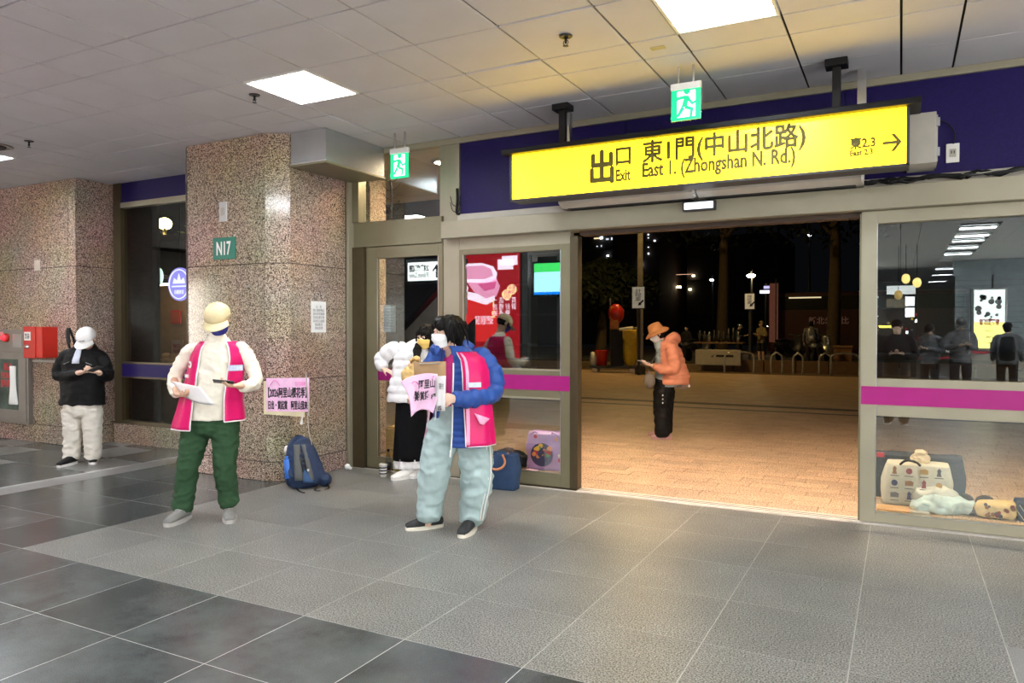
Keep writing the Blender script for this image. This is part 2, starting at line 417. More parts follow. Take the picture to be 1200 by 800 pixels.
for z0, z1, pr in ZJ:
    a, b = z0+G/2, z1-G/2
    slab(pil, -6.66+G, -5.545-G/2, 5.33-pr, 5.36, a, b)
    prism('granite_slab', [(-5.545+G/2, 5.33-pr), (-5.33+pr, 5.455-G/2), (-5.36, 5.47), (-5.56, 5.36)], a, b, M['granite'], pil)
    slab(pil, -5.36, -5.33+pr, 5.455+G/2, 6.27, a, b)
    prism('granite_slab', [(-6.80, 5.42), (-6.66, 5.33-pr), (-6.64, 5.36), (-6.78, 5.44)], a, b, M['granite'], pil)
wl = struct('wall_left')
box('wall_core', -16, -9.33, 5.80, 6.55, 0, CZ, M['granite_core'], wl)
ZL = [(0, .24, .01), (.24, 1.2, 0), (1.2, 2.31, 0), (2.31, CZ, 0)]
XL = [-16, -14.6, -13.4, -12.2, -11.1, -10.235, -9.46, -9.30]
for z0, z1, pr in ZL:
    for a, b in zip(XL, XL[1:]):
        slab(wl, a+G/2, b-G/2, 5.77-pr, 5.80, z0+G/2, z1-G/2)
    slab(wl, -9.33, -9.30+pr, 5.803, 6.30, z0+G/2, z1-G/2)
box('wall_panel', -16.1, -16, -28, 5.8, 0, CZ, M['offwhite'], wl)
# low granite sill, glazed recess between the pillars
w2 = struct('window_2')
for a, b in ((-9.27, -8.42), (-8.42, -7.55), (-7.55, -6.80)): box('granite_slab', a+.002, b-.002, 6.24, 6.55, 0, .255, M['granite'], w2, .002)
for a, b, c, d, nm, mm in ((-9.27, -9.12, .255, 3.43, 'window_frame', 'bronze'), (-6.90, -6.79, .255, 3.43, 'window_frame', 'bronze'), (-9.12, -6.9, .255, .30, 'window_frame', 'bronze'),
                       (-9.12, -6.9, 3.10, 3.17, 'window_frame', 'cream')):
    box(nm, a, b, 6.26, 6.36, c, d, M[mm], w2, .003)
box('header_panel', -9.22, -6.8, 6.28, 6.36, 3.17, CZ, M['purple'], w2)
box('transom_panel', -9.12, -6.9, 6.27, 6.35, .885, 1.05, M['purple'], w2)
box('transom_trim', -9.12, -6.9, 6.265, 6.355, .862, .885, M['bronze'], w2); box('transom_trim', -9.12, -6.9, 6.265, 6.355, 1.05, 1.075, M['bronze'], w2)
box('pane', -9.12, -6.9, 6.315, 6.323, 1.075, 3.10, M['glass2'], w2); box('pane', -9.12, -6.9, 6.315, 6.323, .30, .862, M['glass2'], w2)
# ================================================================== door front
wf = struct('wall_front')
def wb(name, x0, x1, y0, y1, z0, z1, m, bev=.004): return box(name, x0, x1, y0, y1, z0, z1, M[m], wf, bev)
wb('jamb', -5.33, -5.29, 6.28, 6.46, 0, CZ, 'cream'); wb('jamb', -5.29, -5.135, 6.33, 6.46, 0, 2.39, 'bronze'); wb('jamb', -5.29, -5.20, 6.33, 6.46, 2.66, CZ, 'olive')
wb('header_beam', -5.30, -4.15, 6.36, 6.50, 2.39, 2.66, 'olive')
wb('post', -4.145, -3.955, 6.385, 6.50, 0, CZ-.05, 'cream')
wb('header_beam', -4.10, 3.4, 6.27, 6.50, 2.415, 2.585, 'cream'); wb('header_soffit', -2.65, 3.4, 6.40, 6.52, 2.375, 2.415, 'dkwood')
wb('header_ledge', -3.96, 3.4, 6.36, 6.50, 2.585, 2.66, 'offwhite')
wb('ceiling_trim', -5.2, 3.4, 6.36, 6.45, CZ-.055, CZ, 'cream')
for a, b in ((-3.945, -2.2), (-2.2, -.4), (-.4, 1.4), (1.4, 3.4)):
    wb('wall_panel', a+.002, b-.002, 6.39, 6.42, 2.665, CZ-.055, 'purple', .002)
wb('wall_backing', -3.95, 3.4, 6.42, 6.50, 2.5, CZ, 'dark')
wb('wall_backing', 3.4, 6.2, 6.38, 6.50, 0, CZ, 'offwhite')
# transom window above the left door
w1 = struct('window_1')
box('pane', -5.20, -4.145, 6.405, 6.413, 2.66, CZ-.05, M['glass'], w1)
box('window_frame', -4.19, -4.145, 6.39, 6.45, 2.66, CZ-.05, M['cream'], w1)
def leaf(name, x0, x1, gl, gr, zt, zb, zh, colr, rails=True, y0=6.375, y1=6.425, edge=None):
    d = struct(name)
    box('stile', x0, gl, y0, y1, 0.01, zh, M[colr], d, .004)
    box('stile', gr, x1, y0, y1, 0.01, zh, M[colr], d, .004)
    box('top_rail', gl, gr, y0, y1, zt, zh, M[colr], d, .003)
    box('bottom_rail', gl, gr, y0, y1, .01, zb, M[colr], d, .003)
    if rails:
        box('middle_rail', gl, gr, y0+.004, y1-.004, .845, 1.115, M[colr], d, .004)
        box('pane', gl, gr, 6.396, 6.404, 1.115, zt, M['glass'], d); box('pane', gl, gr, 6.396, 6.404, zb, .845, M['glass'], d)
        box('safety_strip', x0+.004 if rails is True else gl, x1-.004, y0-.003, y0, .922, 1.062, M['magenta'], d)
        for z in (1.115, .845): box('glazing_bead', gl, gr, y0+.001, y0+.009, z-.008, z+.008, M['cream'], d)
    else:
        box('pane', gl, gr, 6.396, 6.404, zb, zt, M['glass'], d)
        box('safety_strip', gl, gr, 6.390, 6.393, .955, 1.084, M['magenta'], d)
    bm = bmesh.new()
    for a in (gl, gr-.006): bx(bm, a, a+.006, y0-.002, y0+.004, zb, zt)
    bx(bm, gl, gr, y0-.002, y0+.004, zb, zb+.006)
    obj('glazing_bead', bm, M['steel'], d)
    return d
leaf('door_1', -5.13, -4.15, -4.985, -4.20, 2.262, .13, 2.385, 'olive', rails=False)
d2 = leaf('door_2', -3.95, -2.735, -3.905, -2.83, 2.25, .135, 2.305, 'olive')
box('edge_profile', -2.735, -2.655, 6.37, 6.47, .01, 2.37, M['bronze'], d2, .004)
box('top_fill', -3.95, -2.735, 6.385, 6.47, 2.305, 2.415, M['cream'], d2, .003)
d3 = leaf('door_3', -.272, 2.2, -.165, 2.05, 2.315, .09, 2.412, 'cream', y0=6.35, y1=6.42)
box('edge_profile', -.285, -.272, 6.36, 6.44, .01, 2.40, M['olive'], d3)
d4 = leaf('door_4', 2.2, 3.4, 2.3, 3.3, 2.315, .09, 2.412, 'cream', y0=6.35, y1=6.42)
# far hall walls
wr = struct('wall_right'); box('wall_panel', 6.2, 6.3, -28, 6.5, 0, CZ, M['offwhite'], wr)
wk = struct('wall_back'); box('wall_panel', -16, 6.2, -28.1, -28, 0, CZ, M['offwhite'], wk)
# ================================================================== yellow exit lightbox
SY = 5.8
sg = thing('exit_sign', 'long yellow illuminated exit sign hanging over the open doorway', 'sign', (-1.5, SY, 2.83))
def L(o): o.parent = None; return o
sgm = Matrix.Translation((1.5, -SY, -2.83))
def to_local(o, t):
    for ch in t.children:
        pass
def reloc(t):
    "children were modelled in world coordinates: express them in the thing's frame"
    inv = t.matrix_basis.inverted()
    for ch in t.children: ch.matrix_parent_inverse = inv
X0, X1, Z0, Z1 = -3.062, .046, 2.63, 3.034
box('lamp_face', X0+.02, X1-.02, SY, SY+.02, Z0+.015, Z1, M['sign'], sg)
box('casing', X0, X1, SY+.02, SY+.20, Z0, Z1+.01, M['dark'], sg, .006)
box('face_frame', X0, X1, SY-.01, SY+.02, Z0-.002, Z0+.015, M['dark'], sg); box('face_frame', X0, X0+.02, SY-.01, SY+.02, Z0, Z1, M['dark'], sg); box('face_frame', X1-.02, X1, SY-.01, SY+.02, Z0, Z1, M['dark'], sg)
box('rain_cap', X0-.06, X1+.07, SY-.07, SY+.24, Z1, Z1+.045, M['black'], sg, .008)
def st(name, body, px0, py0, px1, py1, mm, bold=0., y=SY, fat=0.):
    a = at(px0, py1, 'y', y-.001); b = at(px1, py0, 'y', y-.001)
    # text box corners follow the sign's own horizontal
    zc = at((px0+px1)/2, (py0+py1)/2, 'y', y-.001).z; h = (at(px1, py1, 'y', y).z-at(px1, py0, 'y', y).z)*-1
    return text(name, body, mm, sg, (a.x, y-.002, zc-h/2), b.x-a.x, h, bold=bold, fat=fat)
tk = mat('sign_lettering', (.10, .085, .01), .6)
st('lettering', '出', 692, 176, 719, 215, tk, .008, fat=.0075); st('lettering', '口', 722, 173, 739, 193, tk, .005, fat=.004)
st('lettering', 'Exit', 722, 198, 739, 212, tk, .02, fat=.0022); st('lettering', '東1門(中山北路)', 753, 153, 944, 186, tk, .008, fat=.004)
st('lettering', 'East 1. (Zhongshan N. Rd.)', 753, 181, 932, 205, tk, .018, fat=.0025)
st('lettering', '東2.3', 996, 160, 1026, 174, tk, .02, fat=.0022); st('lettering', 'East 2.3', 996, 175, 1023, 182, tk, .03, fat=.0016)
pa = at(1034, 168, 'y', SY-.002); pb = at(1057, 167, 'y', SY-.002); w = pb.x-pa.x
poly('arrow', [(0, -.011), (w*.72, -.011), (w*.42, -.062), (w*.62, -.062), (w, 0), (w*.62, .062), (w*.42, .062), (w*.72, .011), (0, .011)], tk, sg, .002, (pa.x, SY-.001, pa.z))
for px, py in ((657, 121), (980, 68)):
    p = at(px, py, 'z', CZ)
    box('hanger', p.x-.028, p.x+.028, p.y+.02, p.y+.076, Z1+.04, CZ, M['black'], sg, .004)
    box('hanger_plate', p.x-.075, p.x+.075, p.y-.02, p.y+.11, CZ-.055, CZ-.002, M['black'], sg, .006)
for px in (665, 1010):
    p = at(px, 110, 'y', 6.1); box('support_post', p.x-.03, p.x+.03, 6.08, 6.14, 3.03, CZ, M['steel'], sg)
reloc(sg)
# control box, air curtain, sensor, socket, cables
t = thing('control_box', 'pale metal box behind the right end of the yellow sign', 'box', (.13, 6.2, 2.87))
box('body', .03, .215, 6.05, 6.385, 2.685, 3.045, M['offwhite'], t, .006); box('lid', .215, .225, 6.09, 6.37, 2.70, 3.03, M['offwhite'], t, .003)
for z in (2.76, 2.97): box('hinge', .213, .237, 6.05, 6.07, z-.03, z+.03, M['steel'], t, .003)
reloc(t)
t = thing('air_curtain', 'long pale air curtain unit below the yellow sign', 'air curtain', (-1.5, 6.2, 2.67))
bm = bmesh.new(); prof = [(6.10, 2.70), (6.12, 2.635), (6.20, 2.60), (6.36, 2.60), (6.36, 2.86), (6.14, 2.86)]
for a, b in ((-2.74, -1.52), (-1.50, -.26)):
    bm = bmesh.new(); lo = [bm.verts.new((a, y, z)) for y, z in prof]; hi = [bm.verts.new((b, y, z)) for y, z in prof]
    bm.faces.new(lo); bm.faces.new(hi)
    for i in range(6): bm.faces.new((lo[i], lo[(i+1) % 6], hi[(i+1) % 6], hi[i]))
    obj('unit_casing', bm, M['offwhite'], t)
    box('outlet_slot', a+.05, b-.05, 6.21, 6.33, 2.594, 2.601, M['dark'], t)
    box('end_cap', b-.008, b+.004, 6.10, 6.36, 2.61, 2.87, M['white'], t)
reloc(t)
t = thing('door_sensor', 'small backlit door sensor on the header beam', 'sensor', (-1.5, 6.24, 2.53))
box('sensor_housing', -1.635, -1.365, 6.205, 6.268, 2.495, 2.575, M['dark'], t, .006); box('sensor_window', -1.62, -1.38, 6.198, 6.206, 2.507, 2.563, glow('sensor_glow', (.85, .9, 1), .9), t, .004)
reloc(t)
t = thing('power_socket', 'white wall socket on the purple panel', 'socket', (.33, 6.38, 2.8))
box('face_plate', .29, .375, 6.376, 6.39, 2.735, 2.875, M['white'], t, .004)
box('outlet', .311, .354, 6.372, 6.377, 2.775, 2.835, M['offwhite'], t, .002)
for dx in (.324, .341): box('slot', dx-.003, dx+.003, 6.3705, 6.3725, 2.80, 2.82, M['black'], t)
reloc(t)
bm = bmesh.new(); tube(bm, [(.335, 6.37, 2.87), (.34, 6.36, 2.95), (.30, 6.36, 3.02), (.22, 6.36, 3.06), (.12, 6.30, 3.07)], .005, 6)
tag(obj('power_cable', bm, M['black'], None, True), 'thin black cable looping from the socket to the pale box', 'cable')
rr = random.Random(3)
for k, (a, b, col, lb) in enumerate(((-.6, 1.9, 'black', 'tangled black cables along the top of the header beam'), (-.1, 2.2, 'dark', 'dark cable bundle trailing over the header at the right edge'), (-1.3, -.2, 'offwhite', 'loose pale wire drooping below the air curtain'), (.25, 1.2, 'offwhite', 'thin pale wire looped over the header beam near the socket'), (-.35, .9, 'black', 'heavy black cable resting on the header beside the pale box'))):
    pts = []; x = a
    while x < b: pts.append((x, 6.30+rr.uniform(-.02, .03), 2.60+rr.uniform(0, .045))); x += rr.uniform(.05, .11)
    bm = bmesh.new(); tube(bm, pts, (.012, .009, .004, .004, .016)[k], 6, 3)
    tag(obj('cable', bm, M[col], None, True), lb, 'cable')
bm = bmesh.new(); tube(bm, [(-3.97, 6.37, 2.92), (-3.96, 6.36, 2.8), (-3.975, 6.37, 2.68), (-3.93, 6.36, 2.66)], .014, 8)
for s in (-1, 1):
    for z in (2.78, 2.72): tube(bm, [(-3.965, 6.36, z-.04), (-3.965+s*.04, 6.34, z-.02), (-3.965+s*.06, 6.33, z+.06)], .004, 6)
tag(obj('cable_tie_bunch', bm, M['black'], None, True), 'black cable with splayed ties at the left end of the purple wall', 'cable')
# ================================================================== running-man exit signs
def runner(parent, x, y, z, s, m, flip=1):
    def P(a): return [(px*s*flip, pz*s) for px, pz in a]
    poly('running_figure', P(disc(.02, .36, .065, 12)), m, parent, .002, (x, y, z))
    for a in ([(-.02, .28), (.07, .26), (.02, .06), (-.09, .05)], [(-.02, .28), (-.03, .22), (-.16, .20), (-.20, .12), (-.24, .14), (-.19, .26)],
              [(.05, .26), (.13, .14), (.24, .18), (.25, .14), (.12, .08), (.03, .18)], [(.02, .08), (.15, .02), (.12, -.16), (.07, -.16), (.09, -.02), (-.04, .03)],
              [(-.08, .08), (-.03, .02), (-.13, -.12), (-.30, -.16), (-.30, -.11), (-.17, -.08)]):
        poly('running_figure', P(a) if flip > 0 else list(reversed(P(a))), m, parent, .002, (x, y, z))
def exit_sign(label, x0, x1, z0, z1, y, dropper):
    t = thing('emergency_exit_sign', label, 'sign', ((x0+x1)/2, y, z0))
    w = x1-x0; zt = z1-.18*(z1-z0)
    box('sign_body', x0, x1, y, y+.035, zt, z1, M['white'], t, .003)
    box('light_panel', x0+.004, x1-.004, y+.008, y+.024, z0, zt, M['exitg'], t)
    box('door_pictogram', x0+w*.22, x1-w*.18, y+.005, y+.0085, z0+.02, zt-.012, M['exitw'], t)
    runner(t, (x0+x1)/2+.01*w, y+.0045, (z0+zt)/2-.035*(w/.2), .42*w/.2*.8, M['exitg'])
    box('glass_edge', x0-.002, x1+.002, y+.0265, y+.0285, z0-.004, zt, M['glass2'], t)
    for q in dropper: cylb = bmesh.new(); cyl(cylb, (q, y+.018, z1), (q, y+.018, CZ), .008, n=8); obj('suspension_rod', cylb, M['steel'], t)
    reloc(t); return t
exit_sign('green running-man exit sign hung above the yellow sign', -1.515, -1.293, 3.035, 3.305, 5.4, (-1.46, -1.35))
exit_sign('green running-man exit sign hung beside the metal duct', -4.47, -4.255, 2.985, 3.275, 5.92, (-4.42, -4.30))
# ================================================================== metal duct box, ceiling bits
t = thing('duct_box', 'square galvanised metal duct box under the ceiling beside the granite pillar', 'duct', (-5.1, 5.9, 3.28))
box('duct_casing', -5.318, -4.87, 5.45, 6.355, 3.11, CZ-.002, M['duct'], t, .004)
box('bottom_flange', -5.31, -4.855, 5.44, 6.35, 3.092, 3.112, M['olive'], t, .003)
box('seam', -5.318, -4.866, 5.444, 5.452, 3.11, 3.128, M['steel'], t); reloc(t)
def sprinkler(x, y, label):
    t = thing('sprinkler', label, 'sprinkler', (x, y, CZ))
    bm = bmesh.new(); lathe(bm, [(.045, -.001), (.042, -.008), (.018, -.010), (.016, -.002)], 20); obj('escutcheon', bm, M['dark'], t, True)
    bm = bmesh.new(); cyl(bm, (0, 0, -.008), (0, 0, -.05), .010, .007, 10); obj('nozzle', bm, M['black'], t, True)
    bm = bmesh.new(); tube(bm, [(-.010, 0, -.03), (-.018, 0, -.045), (-.004, 0, -.066)], .003, 6, 2); tube(bm, [(.010, 0, -.03), (.018, 0, -.045), (.004, 0, -.066)], .003, 6, 2)
    lathe(bm, [(.018, -.068), (.020, -.066), (.004, -.062)], 16); obj('deflector', bm, M['dark'], t, True)
sprinkler(-1.963, 4.5, 'ceiling sprinkler above the left part of the yellow sign')
sprinkler(-4.717, 4.43, 'ceiling sprinkler beside the small lit panel near the pillar')
sprinkler(-7.912, 4.435, 'ceiling sprinkler at the far left beside the round vent')
t = thing('round_vent', 'round metal ceiling vent at the left frame edge', 'vent', (-8.47, 4.36, CZ))
bm = bmesh.new(); lathe(bm, [(.20, 0), (.205, -.012), (.16, -.014), (.155, 0)], 32); obj('vent_rim', bm, M['steel'], t, True)
for r in (.14, .10, .06): bm = bmesh.new(); lathe(bm, [(r, -.001), (r-.006, -.022), (r-.03, -.006), (r-.03, -.001)], 28); obj('vent_cone', bm, M['dark'], t, True)
p = at(771, 56, 'z', CZ)
tag(box('ceiling_label', p.x-.05, p.x+.05, p.y-.03, p.y+.03, CZ-.003, CZ-.0008, mat('faded_label', (.45, .40, .2), .6)), 'small faded label stuck on a ceiling panel near the exit sign', 'label')
# ================================================================== things on the pillar and left wall
PY = 5.326
t = thing('pillar_number_sign', 'dark green N17 number plate on the granite pillar', 'sign', (-6.1, PY, 2.32))
box('plate', -6.262, -5.942, PY-.012, PY+.003, 2.215, 2.437, M['green'], t, .004)
text('lettering', 'N17', M['white'], t, (-6.205, PY-.013, 2.255), .205, .14, bold=.02); reloc(t)
t = thing('wall_switch', 'small grey metal plate high on the granite pillar', 'switch', (-6.12, PY, 2.7))
box('plate', -6.175, -6.065, PY-.006, PY+.004, 2.60, 2.80, M['steel'], t, .003); box('rocker', -6.145, -6.095, PY-.012, PY-.005, 2.66, 2.74, M['offwhite'], t, .003); reloc(t)
PX = -5.328
t = thing('wall_notice', 'white printed notice taped to the right face of the granite pillar', 'notice', (PX, 5.84, 1.6))
box('paper', PX-.001, PX+.003, 5.735, 5.955, 1.47, 1.79, M['paper'], t)
text('lettering', '公　告\n禁止擺放物品\n請勿堆置雜物\n及張貼廣告物\n違者依法處理\n敬請配合\n車站管理', mat('grey_ink', (.25, .25, .28), .7), t, (PX+.0035, 5.76, 1.5), .17, .25, ux=(0, 1, 0), depth=.001, space=1.1); reloc(t)
t = thing('round_seal', 'small round metal cap on the granite pillar', 'cap', (-5.77, PY, 1.93))
bm = bmesh.new(); cyl(bm, (-5.77, PY+.004, 1.93), (-5.77, PY-.008, 1.93), .016, .012, 12); obj('cap', bm, M['steel'], t, True); reloc(t)
# placard on stick with string
t = thing('placard', 'pink hand-made placard hung at the corner of the granite pillar', 'placard', (-5.3, 5.27, .85))
u = Vector((math.cos(.12), math.sin(.12), 0)); o = Vector((-5.49, 5.285, .70)); 
def q(x, z, d=0): return o+u*x+Vector((0, 0, z))+Vector((.1, -1, 0)).normalized()*d
W_, H_ = .50, .325
def panel(name, x0, x1, z0, z1, d0, d1, m, sk=0.):
    bm = bmesh.new(); a = [bm.verts.new(q(x, z+sk*x, d)) for d in (d0, d1) for x, z in ((x0, z0), (x1, z0), (x1, z1), (x0, z1))]
    bm.faces.new(a[:4]); bm.faces.new(a[4:])
    for i in range(4): bm.faces.new((a[i], a[(i+1) % 4], a[4+(i+1) % 4], a[4+i]))
    return obj(name, bm, m, t)
panel('backing_card', -.035, W_-.06, -.03, H_-.03, -.012, -.004, mat('cream_card', (.72, .66, .42), .8), -.02)
panel('poster', 0, W_, 0, H_, -.004, .002, M['pinkpaper'], .03)
nz = Vector((0, 0, 1)); uu = (u+nz*.03)
text('lettering', '【2026阿里山櫻花季】', M['ink'], t, q(.025, .135, .0025), W_-.05, .10, ux=uu, bold=.01, fat=.0016)
text('lettering', '日出・賞起賞　阿里山我來', M['ink'], t, q(.025, .02, .0025), W_-.04, .085, ux=uu, bold=.008, fat=.0013)
text('small_lettering', '官方粉絲團', M['pinkink'], t, q(.34, .26, .0025), .12, .04, ux=uu)
bm = bmesh.new(); tube(bm, [q(.05+.115*k/8, .255+.05*math.sin(PI*k/8), .005) for k in range(9)], .004, 6, 1); obj('rainbow_mark', bm, M['pinkink'], t, True)
bm = bmesh.new(); cyl(bm, q(W_-.03, H_+.06, .006), q(W_-.0, -.02, .006), .006, n=8); obj('stick', bm, M['offwhite'], t)
bm = bmesh.new(); tube(bm, [q(W_-.01, 0, .01), q(W_+.0, -.15, .01), q(W_+.03, -.30, 0)], .004, 6); obj('string', bm, M['offwhite'], t)
bm = bmesh.new(); loft(bm, [q(W_-.06, .0, .012), q(W_-.075, -.06, .012), q(W_-.08, -.10, .012)], [.006, .008, .016], n=8); obj('tassel', bm, M['white'], t, True); reloc(t)
# hydrant cabinet
HY = 5.77
HS = mat('hydrant_steel', (.22, .20, .18), .5, metal=.5, var=.05)
t = thing('hydrant_cabinet', 'stainless steel fire hydrant cabinet with glazed door on the left granite wall', 'cabinet', (-10.8, HY, .85))
box('cabinet_body', -11.6, -10.262, HY-.06, HY+.01, .235, 1.50, HS, t, .004)
box('upper_panel', -11.57, -10.30, HY-.066, HY-.058, 1.20, 1.475, HS, t, .003)
box('door_frame', -11.57, -10.30, HY-.072, HY-.058, .27, 1.18, HS, t, .003)
box('door_glass', -11.5, -10.47, HY-.0765, HY-.070, .42, 1.10, mat('dark_cabinet_glass', (.09, .12, .10), .06, var=.4, scale=5), t)
text('lettering', '消防栓\nHYDRANT\n室內消防栓', M['redink'], t, (-10.87, HY-.078, .72), .34, .33, bold=.01)
for k, x in enumerate((-10.98, -10.74)):
    bm = bmesh.new(); cyl(bm, (x, HY-.06, 1.39), (x, HY-.10, 1.39), .062, .055, 20); obj('lamp_bezel', bm, M['red'], t, True)
    bm = bmesh.new(); ell(bm, (x, HY-.105, 1.39), (.042, .04, .042)); obj('alarm_lamp', bm, glow('red_lamp', (.9, .03, .05), .8), t, True)
box('bell_tag', -10.90, -10.82, HY-.07, HY-.064, 1.42, 1.47, mat('pink_tag', (.8, .25, .25), .5), t)
box('vent_plate', -10.60, -10.40, HY-.069, HY-.065, 1.26, 1.44, M['steel'], t)
bm = bmesh.new(); 
for k in range(4): loft(bm, [(-10.62+.03*k, HY-.082, 1.0), (-10.60+.025*k, HY-.086, .75), (-10.64+.05*k, HY-.083, .50)], [.018, .02, .022], n=8)
obj('fire_hose', bm, M['white'], t, True)
reloc(t)
t = thing('fire_box', 'red metal alarm box on the left granite wall', 'alarm box', (-9.95, HY, 1.34))
box('box_body', -10.08, -9.70, HY-.20, HY+.005, 1.135, 1.535, M['red'], t, .01)
box('front_door', -10.085, -9.83, HY-.215, HY-.20, 1.13, 1.54, M['red'], t, .006)
box('instruction_label', -10.06, -9.92, HY-.218, HY-.2145, 1.36, 1.47, M['white'], t)
text('lettering', '緊急\n火警', M['ink'], t, (-10.04, HY-.219, 1.38), .1, .07)
bm = bmesh.new(); ell(bm, (-10.0, HY-.222, 1.28), (.055, .012, .028)); obj('door_latch', bm, M['steel'], t, True); reloc(t)
box_ = box('sticker_outline', -10.20, -10.07, HY-.003, HY+.002, 2.28, 2.42, mat('clear_tape', (.55, .47, .40), .2)); tag(box_, 'torn clear tape sticker high on the left granite wall', 'sticker')
tag(box('wall_ledge', -10.22, -9.62, HY-.03, HY+.005, 1.07, 1.10, M['offwhite']), 'thin pale ledge below the red alarm box', 'ledge')
#==OUT==
op = struct('wall_outer')
for z0, z1 in ((0, .9), (.9, 1.8), (1.8, 2.7), (2.7, 3.43)):
    for a, b in ((-6.78, -6.1), (-6.1, -5.53)): box('granite_slab', a+.004, b-.004, 6.95, 7.25, z0+.004, z1-.004, M['granite'], op, .002)
box('pillar_core', -6.77, -5.54, 6.97, 7.24, 0, 3.43, M['granite_core'], op)
t = thing('taped_notice', 'grey notice taped on the left glass door', 'notice', (-4.85, 6.41, 1.6))
p0, p1 = at(450, 389, 'y', 6.41), at(463.5, 358, 'y', 6.41)
box('paper', p0.x, p1.x, 6.406, 6.409, p0.z, p1.z, mat('grey_notice', (.22, .25, .28), .6), t)
for k in range(9): z = p1.z-.02-(p1.z-p0.z-.04)*k/8; box('text_line', p0.x+.015, p1.x-.015-.01*(k % 3), 6.4045, 6.406, z-.003, z+.003, mat('pale_line', (.4, .43, .46), .6) if k == 0 else bpy.data.materials['pale_line'], t)
reloc(t)
bm = bmesh.new(); tube(bm, [(-4.86, 6.45, 3.1), (-4.85, 6.46, 2.9), (-4.86, 6.45, 2.68)], .012, 8)
for k in range(5):
    for s_ in (-1, 1): tube(bm, [(-4.86, 6.45, 2.72+.09*k), (-4.86+s_*.06, 6.46, 2.74+.09*k), (-4.86+s_*.11, 6.47, 2.79+.09*k)], .004, 6)
tag(obj('cable_tie_bunch', bm, M['black'], None, True), 'black cable with splayed ties standing behind the glass above the left door', 'cable')
# ================================================================== hall behind the viewpoint (seen mirrored in the glass)
def lightbox(name, label, x0, x1, y, z0, z1, face, depth=.25, leg=False, frm='dark', cat='lightbox'):
    "backlit board facing the doors (+y)"
    t = thing(name, label, cat, ((x0+x1)/2, y, z0))
    box('casing', x0-.05, x1+.05, y-depth, y-.012, z0-.05, z1+.05, M[frm], t, .01)
    box('lit_face', x0, x1, y-.012, y, z0, z1, face, t)
    return t
# festive red poster with lion-dance head
red_glow = glow('poster_red', (.50, .012, .02), 1.15); pk = glow('poster_pink', (.80, .30, .48), 2.2); wh = glow('poster_white', (.90, .72, .85), 2.4)
gold = glow('poster_gold', (.95, .68, .28), 2.6); mg = glow('poster_magenta', (.55, .08, .22), 2.6); rd2 = glow('poster_scarlet', (.80, .03, .03), 1.7)
t = lightbox('festival_poster', 'red festive lightbox poster mirrored in the sliding door glass', -8.25, -6.55, 0, .6, 3.2, red_glow)
def refl(px, py): p = at(px, py, 'y', 12.8); return (p.x, p.z)
def pp(name, pts, m, d=.004): poly(name, list(reversed([refl(*p) for p in pts])), m, t, -d, (0, .001, 0))
def blob(cx, cy, rx, ry, n=20, ph=0): return [(cx+rx*math.cos(2*PI*i/n+ph), cy+ry*math.sin(2*PI*i/n+ph)) for i in range(n)]
pp('red_body', [(530, 343), (552, 350), (575, 352), (588, 372), (596, 400), (530, 400)], rd2, .003)
pp('lion_brow', [(530, 315), (545, 309), (565, 308), (578, 312), (583, 320), (581, 328), (570, 331), (530, 331)], wh, .006)
pp('lion_brow', [(532, 318), (548, 312), (566, 311), (576, 315), (578, 323), (568, 327), (532, 327)], pk, .008)
pp('lion_mouth', [(548, 331), (582, 326), (586, 336), (582, 347), (570, 352), (558, 345)], pk, .006)
pp('lion_tongue', [(560, 333), (582, 330), (580, 338), (568, 341)], mg, .009)
pp('lion_fur', [(533, 346), (545, 341), (560, 344), (570, 350), (580, 346), (580, 352), (570, 357), (550, 351), (533, 350)], wh, .009)
pp('lion_cheek', blob(541, 338, 8, 6), wh, .007)
for c in ((594, 345), (600, 339)): pp('gold_coin', blob(c[0], c[1], 5.6, 6, 20), gold, .007)
def mtext(body, px0, py0, px1, py1, m, yy=0., par=None, bold=0.):
    "text on a +y facing board; it reads mirrored in the door glass, as photographed"
    a, b = at(px0, py1, 'y', 12.8-yy), at(px1, py0, 'y', 12.8-yy)
    zc = at((px0+px1)/2, (py0+py1)/2, 'y', 12.8-yy).z; h = at(px0, py0, 'y', 12.8-yy).z-at(px0, py1, 'y', 12.8-yy).z
    return text('lettering', body, m, par or t, (b.x, yy+.009, zc-h/2), b.x-a.x, h, ux=(-1, 0, 0), bold=bold, depth=.003)
mtext('團圓\n美好', 591, 340, 598, 350, mg); mtext('新春\n賀歲', 596, 334, 604, 344, mg)
mtext('買 一 送 一\n買 好 禮 送\n　 樂 透 抽', 578, 348, 605, 370, wh)
mtext('1\n2', 576, 352, 581, 372, gold); mtext('HAPPY NEW YEAR', 557, 370, 578, 380, wh)
for (a, b, c, d) in ((583, 303, 601, 316), (588, 299, 606, 311)):
    p0, p1 = at(a, d, 'y', 12.8-.02), at(c, b, 'y', 12.8-.02); box('pasted_notice', p0.x, p1.x, .006, .012, p0.z, p1.z, wh, t)
reloc(t)
